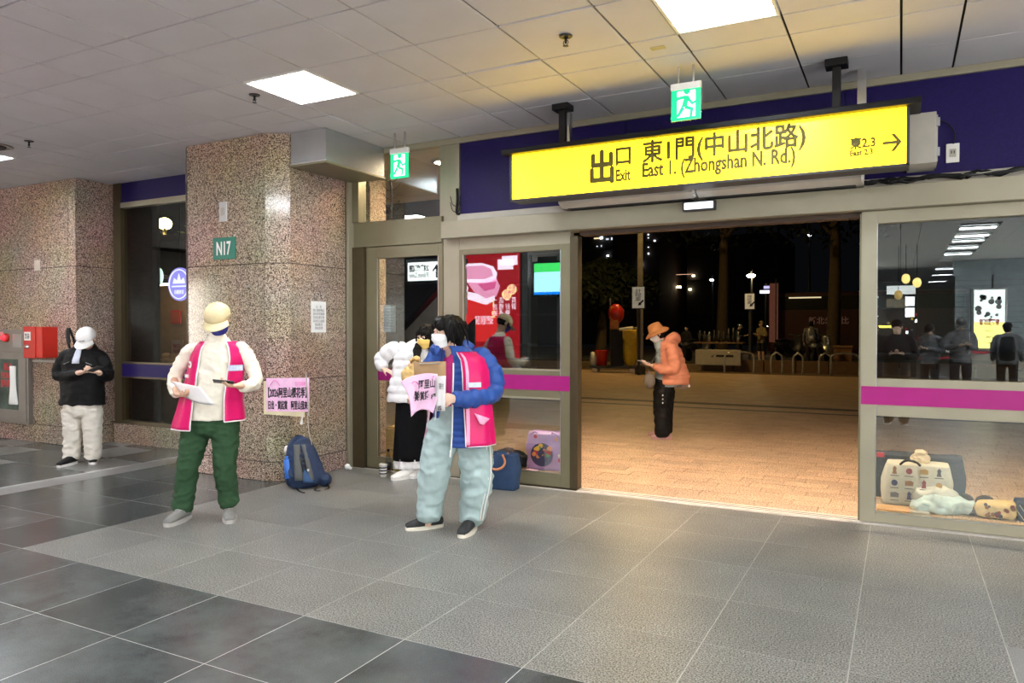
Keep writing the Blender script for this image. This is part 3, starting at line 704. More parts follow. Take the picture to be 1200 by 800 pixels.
# convenience sign band: green / white / blue
gy = -3
c0, c1 = at(626, 310, 'y', 12.8-gy), at(676, 344, 'y', 12.8-gy)
gg = glow('band_green', (.05, .62, .12), 2.8); ww = glow('band_white', (.42, .86, 1.0), 2.7); bb = glow('band_blue', (.0, .16, .72), 3)
t = lightbox('shop_sign', 'green white and blue backlit shop sign mirrored in the sliding door glass', c0.x, c1.x+.3, gy, c1.z, c0.z+.02, ww)
hh = c0.z-c1.z
box('green_band', c0.x, c1.x+.3, gy-.004, gy+.006, c0.z-.26*hh, c0.z+.02, gg, t); box('blue_band', c0.x, c1.x+.3, gy-.004, gy+.006, c1.z, c1.z+.08*hh, bb, t)
mtext('ナ', 662, 324, 670, 337, bb, gy); reloc(t)
box_ = None
t = thing('glazing_frame', 'dark shopfront frame under the backlit shop sign in the hall', 'shopfront', (-7, gy-.4, 0))
for x in (-7.95, -7.2, -6.3, -5.4): box('mullion', x-.03, x+.03, gy-.33, gy-.27, 0, 3.3, M['steel'], t)
box('back_panel', -8.0, -5.3, gy-.9, gy-.8, 0, 3.3, M['dark'], t); reloc(t)
# hanging direction sign + escalator flank
a, b = at(478, 328, 'y', 10.8), at(516, 306, 'y', 10.8)
t = lightbox('direction_sign', 'white overhead direction sign mirrored in the left glass door', a.x, b.x+.02, 2.0, a.z-.02, b.z, glow('sign_white', (.93, .96, .93), 2.6), .12)
mtext('2樓餐廳', 480, 310, 503, 318.5, M['ink'], 2.0, bold=.02); mtext('2F Breeze Center', 480, 319.5, 503, 325, M['ink'], 2.0)
def pr2(name, pts, y, m, d): poly(name, list(reversed([(at(x_, y_, 'y', 12.8-y).x, at(x_, y_, 'y', 12.8-y).z) for x_, y_ in pts])), m, t, -d, (0, y+.001, 0))
pr2('arrow', [(511, 325), (513, 325), (513, 315), (516, 318), (516, 315), (512, 309), (507, 317), (508, 318), (511, 314)], 2.0, M['ink'], .006)
for x in (a.x+.1, b.x-.1): box('hanger', x-.015, x+.015, 1.9, 1.93, b.z+.05, CZ, M['dark'], t)
reloc(t)
t = thing('escalator', 'steel escalator flank in the hall mirrored in the left glass door', 'escalator', (-8, 1.2, 0))
def slope(name, x0, z0, x1, z1, hgt, y0, y1, m):
    bm = bmesh.new(); v = [bm.verts.new((x, y, z)) for y in (y0, y1) for x, z in ((x0, z0), (x1, z1), (x1, z1+hgt), (x0, z0+hgt))]
    bm.faces.new(v[:4]); bm.faces.new(v[4:])
    for i in range(4): bm.faces.new((v[i], v[(i+1) % 4], v[4+(i+1) % 4], v[4+i]))
    return obj(name, bm, M[m], t)
box('glow_blocker', -13.5, -8.45, -.7, -.62, 0, 3.3, M['dark'], t); slope('balustrade', -9.6, .1, -7.2, 2.2, .45, .9, 1.0, 'steel'); slope('handrail', -9.6, .65, -7.2, 2.75, .07, .86, 1.04, 'black'); slope('skirt', -9.6, -.3, -7.2, 1.8, .4, .88, 1.02, 'duct'); slope('truss', -9.6, -.9, -7.0, 1.2, .5, .92, .98, 'dark')  # dark screen added behind the escalator to keep the wall glow out of the reflection
reloc(t)
# illuminated poster, blue-grey shutters, counter, kiosk
pf = glow('poster_yellow', (.86, .80, .22), 3.4)
k = -11.; p0, p1 = at(1141, 418, 'y', 12.8-k), at(1178, 339, 'y', 12.8-k)
pf2 = glow('poster_pale', (.70, .80, .76), 3.0)
t = lightbox('lit_poster', 'tall yellow and white lit poster mirrored in the right glass door', p0.x, p1.x, k, p0.z, p1.z, pf2, .3, frm='steel')
ph = p1.z-p0.z
box('yellow_field', p0.x, p1.x, k-.002, k+.006, p0.z+.03, p0.z+.52*ph, pf, t)
rr = random.Random(5)
for i in range(16):
    x = rr.uniform(p0.x+.08, p1.x-.12); z = rr.uniform(p0.z+.55*ph, p1.z-.15); s_ = rr.uniform(.03, .09)
    poly('printed_flower', list(reversed(disc(x, z, s_, 7))), M['duct'], t, -.004, (0, k+.004, 0))
text('lettering', '春節加班車', M['redink'], t, (p1.x-.12, k+.008, p0.z+.46*ph), (p1.x-p0.x)-.24, .2, ux=(-1, 0, 0), bold=.03)
for i, s_ in enumerate(('早去早回', '訂票專區', '優惠時刻', '客服中心')): text('lettering', s_, M['ink'], t, (p0.x+.62*(p1.x-p0.x), k+.008, p0.z+(.37-.09*i)*ph), .24*(p1.x-p0.x), .06, ux=(-1, 0, 0))
reloc(t)
sh = mat('shutter_grey', (.28, .33, .36), .4, metal=.3)
t = thing('roller_shutter', 'blue-grey roller shutters and wall flanking the lit poster in the hall', 'shutter', (2, -11.3, 0))
for i in range(5): box('shutter_bay', 1.35+i*.9-(.9 if i == 0 else 0)*0, 2.2+i*.9, -11.5, -11.36, 0, 3.0, sh, t)
for i in range(20): box('slat', 1.35, 5.9, -11.37, -11.35, .1+i*.145, .11+i*.145, M['duct'], t)
box('fascia', 1.3, 6.1, -11.6, -11.3, 3.0, CZ-.01, sh, t); reloc(t)
t = thing('ticket_counter', 'long pale counter below the lit poster in the hall', 'counter', (3, -10.6, 0))
box('counter_body', 1.3, 5.6, -10.7, -10.3, 0, .95, M['offwhite'], t, .02); box('counter_top', 1.25, 5.65, -10.75, -10.25, .95, 1.0, M['steel'], t); reloc(t)
t = thing('kiosk', 'bright souvenir kiosk with shelves mirrored at the left of the right glass door', 'kiosk', (-1.6, -12, 0))
box('kiosk_wall', -3.4, .45, -13.6, -13.5, 0, 3.0, M['dark'], t)
m1 = glow('shelf_light', (.9, .95, 1), 5.)
for i in range(9): box('shelf', -3.2, -.62, -13.2, -13.0, .4+i*.3, .43+i*.3, m1 if i % 2 else M['white'], t)
c0, c1 = at(1039, 345, 'y', 24.8), at(1073, 335, 'y', 24.8)
gw = glow('menu_glow', (.8, .82, .82), 1.6)
box('kiosk_sign', c0.x, c1.x, -12.1, -12, 2.55, 2.80, gw, t); box('kiosk_sign', c0.x, c1.x-.2, -12.1, -12, 2.15, 2.42, M['duct'], t)
for i in range(2): box('menu_card', .12, .36, -12.09, -11.99, 2.2-.33*i, 2.47-.33*i, glow('card_glow', (.95, .97, 1), 3), t)
box('yellow_strip', -.9, .0, -12.3, -12.2, 1.55, 1.62, glow('strip_yellow', (.95, .75, .1), 5), t); box('yellow_strip', -3.2, -.6, -12.2, -12.1, 1.50, 1.58, glow('strip_yellow', (.95, .75, .1), 5), t)
rr = random.Random(9)
for i in range(26):
    x = rr.choice((rr.uniform(-1, -.3), rr.uniform(.1, .45))); z = rr.uniform(.9, 1.95); box('goods', x, x+.06, -12.4, -12.3, z, z+rr.uniform(.04, .1), rr.choice([M['offwhite'], M['redink'], M['dark'], m1, M['yellow']]), t)
reloc(t)
for i, (x, y, zz) in enumerate(((.1, -6.2, 2.65), (.32, -6.1, 2.55), (-.05, -6.5, 2.3))):
    bm = bmesh.new(); cyl(bm, (x, y, zz+.1), (x, y, CZ), .006, n=6); 
    t = thing('pendant_lantern', ('golden hanging lantern left of the other two in the hall', 'golden hanging lantern right of the other two in the hall', 'dim golden lantern lowest of the three in the hall')[i], 'lantern', (x, y, zz))
    obj('cord', bm, M['black'], t); bm = bmesh.new(); ell(bm, (x, y, zz), (.09, .09, .11), seg=14); obj('shade', bm, glow('lantern_gold', (.9, .6, .2), 3. if i < 2 else .6), t, True); reloc(t)
# queue barriers
def barrier(x, y, label):
    t = thing('queue_post', label, 'queue post', (x, y, 0))
    bm = bmesh.new(); lathe(bm, [(.17, 0), (.17, .015), (.05, .03), (.028, .05), (.028, .93), (.04, .94), (.04, 1.0), (.02, 1.01)], 20); obj('post', bm, M['steel'], t, True)
posts = [(-.55, -10.7), (-.2, -11), (.62, -10.8), (1.55, -10.0), (2.25, -9.8)]
pn = ['queue barrier post nearest the kiosk', 'queue barrier post holding two red belts', 'queue barrier post between the red and the white belt', 'queue barrier post in front of the counter', 'queue barrier post at the far right end of the belts']
for (x, y), n in zip(posts, pn): barrier(x, y, n)
def belt(i, j, za, zb, m, label, sag=.05):
    a, b = Vector((*posts[i], za)), Vector((*posts[j], zb)); bm = bmesh.new()
    loft(bm, [a.lerp(b, q_/6)-Vector((0, 0, sag*math.sin(PI*q_/6))) for q_ in range(7)], [(.006, .028)]*7, side=(0, 1, 0), n=8, k=1)
    tag(obj('queue_belt', bm, m, None), label, 'belt')
rb_ = mat('red_belt', (.65, .05, .09), .5)
belt(1, 2, .96, .96, rb_, 'taut red queue belt between two posts'); belt(1, 3, .86, .86, rb_, 'sagging red queue belt below the others', .16)
belt(2, 3, .96, .93, M['white'], 'white queue belt in front of the lit poster', .03); belt(3, 4, .93, .93, rb_, 'red queue belt at the right end', .03)
# glowing panels framed like shop windows, added along the hall to brighten the ceiling
fillg = glow('fill_panel_white', (1, .97, .92), 4.5); fillw = glow('fill_panel_warm', (1, .90, .78), 7.5)
for i, y in enumerate((-11.6, -7.6, -3.6, .4)):
    for s_, x in ((1, 6.18), (-1, -15.98)) if i < 3 else ((1, 6.18),):
        t = thing('fill_panel', 'added glowing panel on the side wall of the hall to brighten it', 'fill panel', (x, y+1.7, 0), 0, 'added fill panels along the hall')
        a, b = sorted((x, x-s_*.03)); box('lit_pane', a, b, y+.1, y+3.3, .4, 2.7, fillg if s_ > 0 else fillw, t)
        a, b = sorted((x-s_*.03, x-s_*.07))
        for yy in (y+.05, y+1.15, y+2.25, y+3.3): box('mullion', a, b, yy, yy+.05, 0, 2.8, M['steel'], t)
        box('lintel', a, b, y, y+3.4, 2.7, 2.95, M['dark'], t); reloc(t)
# warm display lamps over the counter
#==PLAZA==
# ================================================================== plaza outside
pv = struct('pavement')
box('paver_bed', -40, 20, 6.51, 60, -.08, -.006, M['paver_joint'], pv)
pw, pd = .40, .20
bm = bmesh.new(); bx(bm, -pw/2+.0025, pw/2-.0025, -pd/2+.002, pd/2-.002, -.03, 0); pme = bpy.data.meshes.new('paver'); bm.to_mesh(pme); bm.free(); pme.materials.append(M['paver'])
rs = bmesh.new(); cnt = 0; rr = random.Random(4)
for j in range(0, 96):
    y = 6.51+pd/2+j*pd
    if 14.1 < y < 14.35 or 15.0 < y < 15.25: continue
    off = (.0, .18, .07, .25, .12)[j % 5]
    for i in range(-66, 16):
        x = i*pw+off
        if not seen((x, y, 0), 30) or x > 3.3: continue
        if cnt < 300 and x > -4.8 and y < 9.6:
            o = link('paver', pme, None, pv); o.location = (x, y, rr.uniform(-.0015, .0015)); o.rotation_euler = (rr.uniform(-.003, .003), 0, rr.uniform(-.002, .002)); cnt += 1
        else: bx(rs, x-pw/2+.003, x+pw/2-.003, y-pd/2+.002, y+pd/2-.002, -.03, rr.uniform(-.001, .001))
tag(obj('paver', rs, M['paver'], pv), kind='stuff')
for y in (14.22, 15.12): box('drain_cover', -30, 6, y-.11, y+.11, -.03, -.002, M['dark'], pv)
# canopy over the entrance with warm downlights
cn = struct('canopy'); box('canopy_soffit', -7, 6.2, 6.52, 9.2, 3.42, 3.6, M['offwhite'], cn)
warm = glow('warm_downlight', (1.0, .72, .47), 250.)
for i, x in enumerate((-6.4, -4.6, -2.2, .2, 2.6)):
    t = thing('canopy_downlight', ('leftmost', 'second from left', 'middle', 'second from right', 'rightmost')[i]+' warm downlight under the entrance canopy', 'light', (x, 7.15, 3.42), 0, 'canopy downlights')
    bm = bmesh.new(); lathe(bm, [(.17, 0), (.17, -.03), (.14, -.03), (.135, -.01)], 24); obj('light_ring', bm, M['steel'], t, True)
    bm = bmesh.new(); cyl(bm, (0, 0, -.012), (0, 0, -.016), .135, n=24); obj('lamp_lens', bm, warm, t)
# lamp post with hanging notice
def lamp_post(px, Y, label, zt=9., light=True, sign=None):
    p = at(px, 430, 'y', Y); t = thing('lamp_post', label, 'lamp post', (p.x, Y, 0))
    bm = bmesh.new(); loft(bm, [(0, 0, 0), (0, 0, .5), (0, 0, zt)], [.13, .11, .07], n=14, k=1); obj('post', bm, mat('post_grey', (.42, .38, .30), .4), t, True)
    bm = bmesh.new(); lathe(bm, [(.18, 0), (.18, .25), (.12, .30)], 16); obj('base', bm, M['dark'], t, True)
    bm = bmesh.new(); lathe(bm, [(.05, zt), (.28, zt+.1), (.30, zt+.16), (.1, zt+.3)], 16); obj('lamp_head', bm, M['dark'], t, True)
    if light: bm = bmesh.new(); lathe(bm, [(.26, zt+.02), (.26, zt+.08), (.1, zt+.09)], 16); obj('lamp_lens', bm, glow('sodium', (1, .66, .22), 260), t)
    return t
lamp_post(750, 24, 'grey lamp post behind the woman in the orange jacket', 7.6)
def notice_board(px0, py0, px1, py1, Y, label, body):
    a, b = at(px0, py1, 'y', Y), at(px1, py0, 'y', Y)
    t = thing('hanging_notice', label, 'notice', ((a.x+b.x)/2, Y, a.z))
    box('board', a.x, b.x, Y-.02, Y+.02, a.z, b.z, mat('board_cream', (.70, .66, .52), .5, emit=(.7, .64, .5), es=.12), t, .01)
    text('lettering', body, M['ink'], t, (a.x+.25*(b.x-a.x), Y-.022, a.z+.32*(b.z-a.z)), .5*(b.x-a.x), .6*(b.z-a.z), space=.9)
    poly('arrow', [(0, 0), (.12, .03), (.10, .06), (.2, .16), (.16, .2), (.06, .1), (.03, .12)], M['ink'], t, .004, (a.x+.5*(b.x-a.x), Y-.021, a.z+.08))
    box('frame_edge', a.x-.03, b.x+.03, Y+.02, Y+.05, a.z-.03, b.z+.03, M['dark'], t); box('hanger_post', (a.x+b.x)/2-.04, (a.x+b.x)/2+.04, Y+.05, Y+.13, 0, b.z, M['dark'], t); reloc(t)
notice_board(741, 336, 755, 361, 23.5, 'pale notice board with arrow fixed to the lamp post', '計\n程\n車')
notice_board(873, 344, 884, 362, 28, 'cream notice board hanging above the hooded figure', '排\n班\n處')
def bike_rack(px, Y, w, label):
    p = at(px, 436, 'y', Y); bm = bmesh.new()
    tube(bm, [(-w/2, 0, 0), (-w/2, 0, .55), (-w/2+.12, 0, .70), (0, 0, .73), (w/2-.12, 0, .70), (w/2, 0, .55), (w/2, 0, 0)], .03, 10, 4)
    o = tag(obj('bike_rack', bm, mat('dull_steel', (.5, .5, .47), .3, metal=.6), None, True), label, 'bike rack'); o.location = (p.x, Y, 0); o.rotation_euler = (0, 0, .25)
for px, w, lb in ((866, .95, 'wide inverted-U bike rack left of the others'), (910, .35, 'narrow inverted-U bike rack second from the left'), (935, .30, 'narrow inverted-U bike rack in the middle of the row'), (967, .36, 'narrow inverted-U bike rack second from the right'), (990, .85, 'wide inverted-U bike rack nearest the right door')): bike_rack(px, 26, w, lb)
kb = struct('kerb'); box('kerb_stone', -30, 8, 27.3, 27.6, 0, .22, mat('kerb_stone', (.22, .16, .10), .8), kb); box('raised_bed', -30, 8, 27.6, 34, 0, .30, mat('dark_soil', (.05, .045, .03), .9), kb)
for i in range(9): box('planter_wall', -6.3+i*1.05, -5.3+i*1.05, 27.0, 27.28, 0, .42, mat('brown_brick', (.17, .10, .05), .8), kb)
# cleaning cart
Yc = 24.6; c = at(722, 437, 'y', Yc)
t = thing('cleaning_cart', 'cleaning cart with a yellow sack beside the woman in orange', 'cart', (c.x, Yc, 0), .2)
box('base', -.9, .75, -.35, .35, .16, .24, M['dark'], t, .02); box('bucket_tray', -.15, .25, -.3, .3, .24, 1.5, M['black'], t, .03)
bm = bmesh.new(); ell(bm, (.48, -.02, .85), (.30, .28, .64)); bx(bm, .22, .74, -.25, .25, 1.2, 1.5); sculpt('yellow_sack', bm, M['yellow'], t, .04, 4)
bm = bmesh.new(); tube(bm, [(.15, -.3, 1.5), (.75, -.3, 1.56), (.95, -.28, 1.3)], .05, 8); obj('rag', bm, M['white'], t, True)
for x in (-.7, .6): 
    for y in (-.3, .3): bm = bmesh.new(); cyl(bm, (x, y-.03, .1), (x, y+.03, .1), .1, n=16); obj('wheel', bm, M['duct'], t)
bm = bmesh.new(); lathe(bm, [(.17, .24), (.24, .75), (.25, .78)], 16, (-.5, -.05, 0)); obj('red_bucket', bm, M['red'], t, True)
bm = bmesh.new(); lathe(bm, [(.11, .24), (.13, .5), (.10, .7), (.04, .72)], 14, (-.78, -.1, 0)); obj('white_bottle', bm, M['white'], t, True)
bm = bmesh.new(); cyl(bm, (-.18, 0, .3), (-.22, 0, 2.6), .03, n=8); obj('broom_handle', bm, M['duct'], t)
bm = bmesh.new(); ell(bm, (.0, -.05, 2.05), (.28, .2, .35)); obj('red_cloth', bm, M['red'], t, True); box('orange_stack', -.2, .1, -.2, .1, 1.5, 2.3, mat('orange_box', (.5, .18, .04), .6), t, .03)
# trees
def tree(px, Y, h, r, label, seed):
    p = at(px, 430, 'y', Y); t = thing('tree', label, 'tree', (p.x, Y, 0), 0, None); rr = random.Random(seed)
    bm = bmesh.new(); loft(bm, [(0, 0, 0), (.1, 0, h*.4), (0, .1, h*.7)], [.28, .2, .1], n=10)
    for k in range(5): a = rr.uniform(0, 6.28); loft(bm, [(0, 0, h*.45+k*.3), (math.cos(a)*r*.5, math.sin(a)*r*.5, h*.7+k*.2)], [.09, .03], n=8, k=2)
    obj('trunk', bm, mat('bark', (.09, .065, .04), .9), t, True)
    V = []; F = []
    for k in range(2600):
        a, b, q_ = rr.uniform(0, 6.28), rr.uniform(-1, 1), rr.random()**.4
        c_ = Vector((r*q_*math.cos(a)*math.sqrt(1-b*b), r*q_*math.sin(a)*math.sqrt(1-b*b), h*.72+h*.3*q_*b))
        c_ += Vector((noise.noise(c_*.5), noise.noise(c_*.5+Vector((5, 0, 0))), 0))*1.2
        e1 = Vector((rr.uniform(-1, 1), rr.uniform(-1, 1), rr.uniform(-1, 1))).normalized()*.17; e2 = e1.orthogonal().normalized()*.08
        n0 = len(V); V += [c_-e1, c_+e2, c_+e1, c_-e2]; F.append((n0, n0+1, n0+2, n0+3))
    me = bpy.data.meshes.new('foliage'); me.from_pydata(V, [], F); tag(link('foliage', me, mat('leaf', (.018, .025, .010), .7, spec=.2), t), kind='stuff')
tree(703, 31, 4.6, 1.9, 'dark leafy tree left of the lamp post', 1); tree(845, 34, 12, 5.2, 'large dark tree filling the upper middle of the doorway', 2); tree(975, 32, 11, 4.6, 'dark tree at the right side of the doorway', 3)
# bus and stall in the distance
p = at(950, 430, 'y', 38)
t = thing('bus', 'dark red bus parked beyond the bike racks', 'bus', (p.x, 38, 0))
dr = mat('bus_red', (.05, .004, .004), .4)
box('body', -2.0, 6.5, 0, 2.5, .4, 3.3, dr, t, .15); box('window_band', -1.8, 6.3, -.02, .02, 2.45, 3.1, M['black'], t, .02); box('side_panel', -1.2, 6.0, -.03, .01, 1.2, 2.35, mat('bus_panel', (.06, .004, .005), .5), t)
text('lettering', '新北公設比', mat('bus_letter', (.4, .24, .18), .6, emit=(.4, .22, .18), es=.03), t, (-.1, -.035, 1.75), 1.75, .36, bold=.02)
box('roof_light', -1.0, .45, -.08, 0, 3.0, 3.06, glow('bus_light', (1, .85, .5), .35), t)
for x in (-.8, 5): bm = bmesh.new(); cyl(bm, (x, -.05, .5), (x, .25, .5), .5, n=20); obj('wheel', bm, M['black'], t)
p = at(848, 430, 'y', 27)
t = thing('market_stall', 'low white stall box behind the woman in orange', 'stall', (p.x-.1, 26.9, 0))
box('white_box', -.85, .75, -.2, .2, .22, .78, M['offwhite'], t, .03); box('printed_mark', -.1, .5, -.204, -.2, .52, .60, M['ink'], t); poly('printed_mark', [(-.28, .55), (-.24, .50), (-.16, .62), (-.24, .56)], M['ink'], t, .004, (0, -.2, 0))
box('table_top', -.9, .8, -.1, .5, 1.0, 1.05, mat('stall_wood', (.2, .12, .06), .7), t)
rr = random.Random(8)
for k in range(9): x = -.75+k*.17; bm = bmesh.new(); lathe(bm, [(.05, 1.05), (.06, 1.25), (.03, 1.32), (.03, 1.4+rr.uniform(0, .3))], 10, (x, .1, 0)); obj('bottle', bm, rr.choice([M['duct'], M['dark'], M['dark']]), t, True)
# distant city blocks with lit windows
def block(x0, x1, Y, h, label, wins, col=(.045, .042, .04)):
    t = thing('office_block', label, 'building', ((x0+x1)/2, Y, 0)); box('walls', x0, x1, Y, Y+12, 0, h, mat('block_wall', col, .8), t)
    for k in range(int(h/3.2)): box('floor_ledge', x0-.1, x1+.1, Y-.15, Y, k*3.2+3, k*3.2+3.15, mat('ledge', (.08, .075, .07), .8), t)
    for px0, py0, px1, py1, c_, s_ in wins:
        a, b = at(px0, py1, 'y', Y-.2), at(px1, py0, 'y', Y-.2); box('lit_pane', a.x, b.x, Y-.2, Y-.1, a.z, b.z, glow('win', c_, s_), t)
    reloc(t)
Wm = (1, .8, .45); Wc = (.85, .9, 1)
block(-36, -24.5, 70, 32, 'dark office block with lit windows left of the lamp post', [(696, 278, 705, 280, Wm, .5), (703, 277, 706, 280, Wc, 2), (710, 279, 713, 281, Wc, .4), (716, 278, 718, 281, Wc, .5), (699, 288, 700, 289, Wc, .6), (704, 287, 705, 289, Wc, .4), (711, 298.5, 713, 300.5, Wc, 3), (709.5, 303, 711, 306, Wc, 1.5), (714, 303, 715.5, 305.5, Wc, .8),
  (700, 312, 704, 315, Wm, .35), (709, 312, 713, 315, Wm, .5), (716, 311, 717, 315, Wm, .6), (727.5, 311.5, 733, 315, (.8, .9, .5), .8), (736, 311.5, 746, 316, (.85, .9, .5), 1.6), (713, 318, 717, 321, Wm, 6), (730, 323.5, 733, 326, Wm, 4), (692, 316.5, 735, 317, Wm, .25)])
block(-24.0, -19.5, 66, 26, 'tall narrow dark block with a column of small lights right of the lamp post', [(759, 274, 760, 275.5, Wc, 1.5), (759, 278, 760, 279, Wc, 1), (766, 281, 768, 283, Wc, 1), (759, 289, 760, 290, Wc, 1), (759, 296, 760.5, 298, Wc, 1), (750, 309, 752, 311, Wc, 4)], (.06, .04, .035))
block(-18.5, -10, 72, 10.5, 'low dark building with a glowing strip light', [(780, 321, 812, 322.2, (1, .55, .35), 1.5), (811, 322, 814, 324, (1, .8, .5), 5), (782, 317, 785, 319, Wm, 4), (774, 331, 777, 333.5, Wm, 6), (793, 335, 798, 337.5, Wm, 6), (807, 338, 810, 340, Wm, 6), (780, 311, 781, 312, Wc, 2)])
def street_light(px, py, Y, label, s_=120, col=(1, .75, .35), rad=.16):
    p = at(px, py, 'y', Y); t = thing('street_light', label, 'street light', (p.x, Y, 0))
    bm = bmesh.new(); loft(bm, [(0, .3, 0), (0, .3, p.z+.3)], [.1, .06], n=8, k=1); obj('pole', bm, M['black'], t, True)
    bm = bmesh.new(); tube(bm, [(0, .3, p.z+.3), (0, .1, p.z+.35), (0, 0, p.z+.2)], .04, 6); obj('arm', bm, M['black'], t, True)
    bm = bmesh.new(); ell(bm, (0, 0, p.z), (rad*1.5, rad, rad*.7), seg=12); obj('lamp', bm, glow('street_glow', col, s_), t, True)
street_light(880, 323, 44, 'bright warm street light above the hooded figure', 60)
street_light(834, 328, 50, 'small distant street light in the middle of the doorway', 10, (.9, .9, 1), .1)
street_light(948, 276, 48, 'tiny high light in the dark at the right of the doorway', 5, (.9, .9, 1), .09)
street_light(904, 382, 40, 'low white lamp right of the hooded figure', 20, (.95, .97, 1), .13)
street_light(913, 391, 41, 'small red-orange light low beside the pink banner', 14, (1, .25, .12), .07)
street_light(932, 393, 42, 'small cold light low in front of the dark red bus', 14, (.9, .95, 1), .08)
a = at(897, 342, 'y', 46); t = thing('neon_sign', 'small violet-white neon sign in the dark above the pink banner', 'sign', (a.x, 46, a.z))
box('neon_row', -.32, .3, 0, .05, -.08, .10, glow('neon', (.7, .68, 1), 1.1), t); box('neon_row', -.1, .25, 0, .05, .2, .36, glow('neon2', (.5, .5, 1), .4), t); box('sign_post', -.05, .05, .06, .14, -a.z, .5, M['black'], t)
a = at(909, 399, 'y', 37); t = thing('banner', 'narrow pinkish banner flag on a pole left of the bus', 'banner', (a.x, 37, 0))
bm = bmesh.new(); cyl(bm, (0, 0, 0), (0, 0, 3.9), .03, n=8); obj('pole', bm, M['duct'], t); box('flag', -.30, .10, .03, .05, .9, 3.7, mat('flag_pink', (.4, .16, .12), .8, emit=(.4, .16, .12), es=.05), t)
# parked scooters
def scooter(px, Y, rz, label, col):
    p = at(px, 432, 'y', Y); t = thing('scooter', label, 'scooter', (p.x, Y, .30), rz)
    for x in (-.62, .62): bm = bmesh.new(); bmesh.ops.create_uvsphere(bm, u_segments=16, v_segments=8, radius=.24); [setattr(v, 'co', Vector((v.co.x+x, v.co.y*.25, v.co.z+.24))) for v in bm.verts]; obj('wheel', bm, M['black'], t, True)
    bm = bmesh.new(); loft(bm, [(-.85, 0, .62), (-.45, 0, .66), (-.1, 0, .45), (.3, 0, .32), (.55, 0, .6), (.5, 0, .95)], [(.12, .08), (.17, .13), (.15, .12), (.16, .06), (.17, .08), (.13, .05)], side=(0, 1, 0)); obj('body', bm, col, t, True)
    bm = bmesh.new(); loft(bm, [(-.75, 0, .78), (-.35, 0, .80), (-.05, 0, .74)], [(.12, .05), (.14, .06), (.1, .04)], side=(0, 1, 0)); obj('seat', bm, M['black'], t, True)
    bm = bmesh.new(); tube(bm, [(.42, -.33, 1.02), (.48, 0, .98), (.42, .33, 1.02)], .02, 8); obj('handlebar', bm, M['dark'], t, True)
    bm = bmesh.new(); ell(bm, (.58, 0, .86), (.07, .09, .07), seg=10); obj('headlamp', bm, M['white'], t, True)
scooter(818, 28.4, 1.2, 'scooter parked behind the woman in orange', M['dark']); scooter(962, 28.4, 1.35, 'scooter parked behind the right bike racks', M['duct']); scooter(925, 29.6, 1.1, 'scooter parked behind the middle bike racks', M['dark'])
box_ = at(988, 411, 'y', 29); t = thing('basket_box', 'brown box on the raised bed behind the right bike rack', 'box', (box_.x, 29, .3)); box('box_body', -.3, .3, -.2, .2, 0, .55, mat('brown_card', (.25, .12, .05), .8), t, .01); box('lid', -.33, .33, -.23, .23, .55, .62, mat('brown_lid', (.3, .16, .07), .8), t, .01)
# ================================================================== behind the recess window: counter, round sign
t = thing('snack_counter', 'beige counter with bread behind the recessed window', 'counter', (-8.9, 7.4, 0))
beige = mat('counter_beige', (.30, .21, .12), .6)
box('back_wall', -12.2, -9.2, 8.4, 8.5, 0, 2.35, beige, t); box('counter_body', -10.6, -8.3, 7.2, 7.6, 0, .95, beige, t, .01); box('counter_top', -10.65, -8.25, 7.15, 7.65, .95, .99, M['steel'], t)
box('canopy_band', -11.2, -8.6, 7.9, 8.0, 2.28, 2.95, M['black'], t); box('canopy_edge', -11.2, -8.6, 7.84, 7.9, 2.90, 3.0, M['duct'], t)
box('dark_partition', -9.9, -9.06, 6.75, 6.8, 0, 3.3, M['dark'], t); reloc(t)
bm = bmesh.new()
tb = mat('bread', (.72, .45, .17), .6, sheen=0)
rr = random.Random(2)
for k in range(8):
    p = at(186+(k % 4)*7, 425-(k//4)*5, 'y', 7.35); bm = bmesh.new(); ell(bm, (0, 0, 0), (.085, .06, .05), seg=12)
    o = tag(obj('bread_roll', bm, tb, None, True), 'golden bread roll on the counter behind the recessed window', 'bread', 'bread rolls on the counter'); o.location = (-9.78+.17*(k % 4)+.05*(k//4), 7.3+.1*(k//4), 1.035+.07*(k//4))
t = thing('round_sign', 'round violet sign hung behind the recessed window', 'sign', (0, 7.15, 0))
c = at(212, 333, 'y', 7.15); vi = glow('violet_sign', (.28, .26, .80), .75); vl = glow('violet_light', (.72, .75, 1), .9)
poly('disc', disc(c.x, c.z, .235, 40), vi, t, .03, (0, 7.15, 0)); 
for rr_ in (.205,):
    bm = bmesh.new(); tube(bm, [(c.x+rr_*math.cos(a*PI/16), 7.115, c.z+rr_*math.sin(a*PI/16)) for a in range(33)], .008, 6, 1); obj('ring', bm, vl, t, True)
poly('emblem', [(c.x-.13, c.z+.01), (c.x+.13, c.z+.01), (c.x+.1, c.z+.09), (c.x+.04, c.z+.05), (c.x, c.z+.15), (c.x-.04, c.z+.05), (c.x-.1, c.z+.09)], vl, t, .004, (0, 7.118, 0))
poly('emblem', [(c.x-.15, c.z-.04), (c.x+.15, c.z-.04), (c.x+.15, c.z-.02), (c.x-.15, c.z-.02)], vl, t, .004, (0, 7.118, 0))
text('lettering', '臺鐵便當', vl, t, (c.x-.1, 7.117, c.z-.14), .2, .06); bm = bmesh.new(); cyl(bm, (c.x, 7.14, c.z+.23), (c.x, 7.14, 3.4), .008, n=6); obj('suspension_rod', bm, M['black'], t); reloc(t)
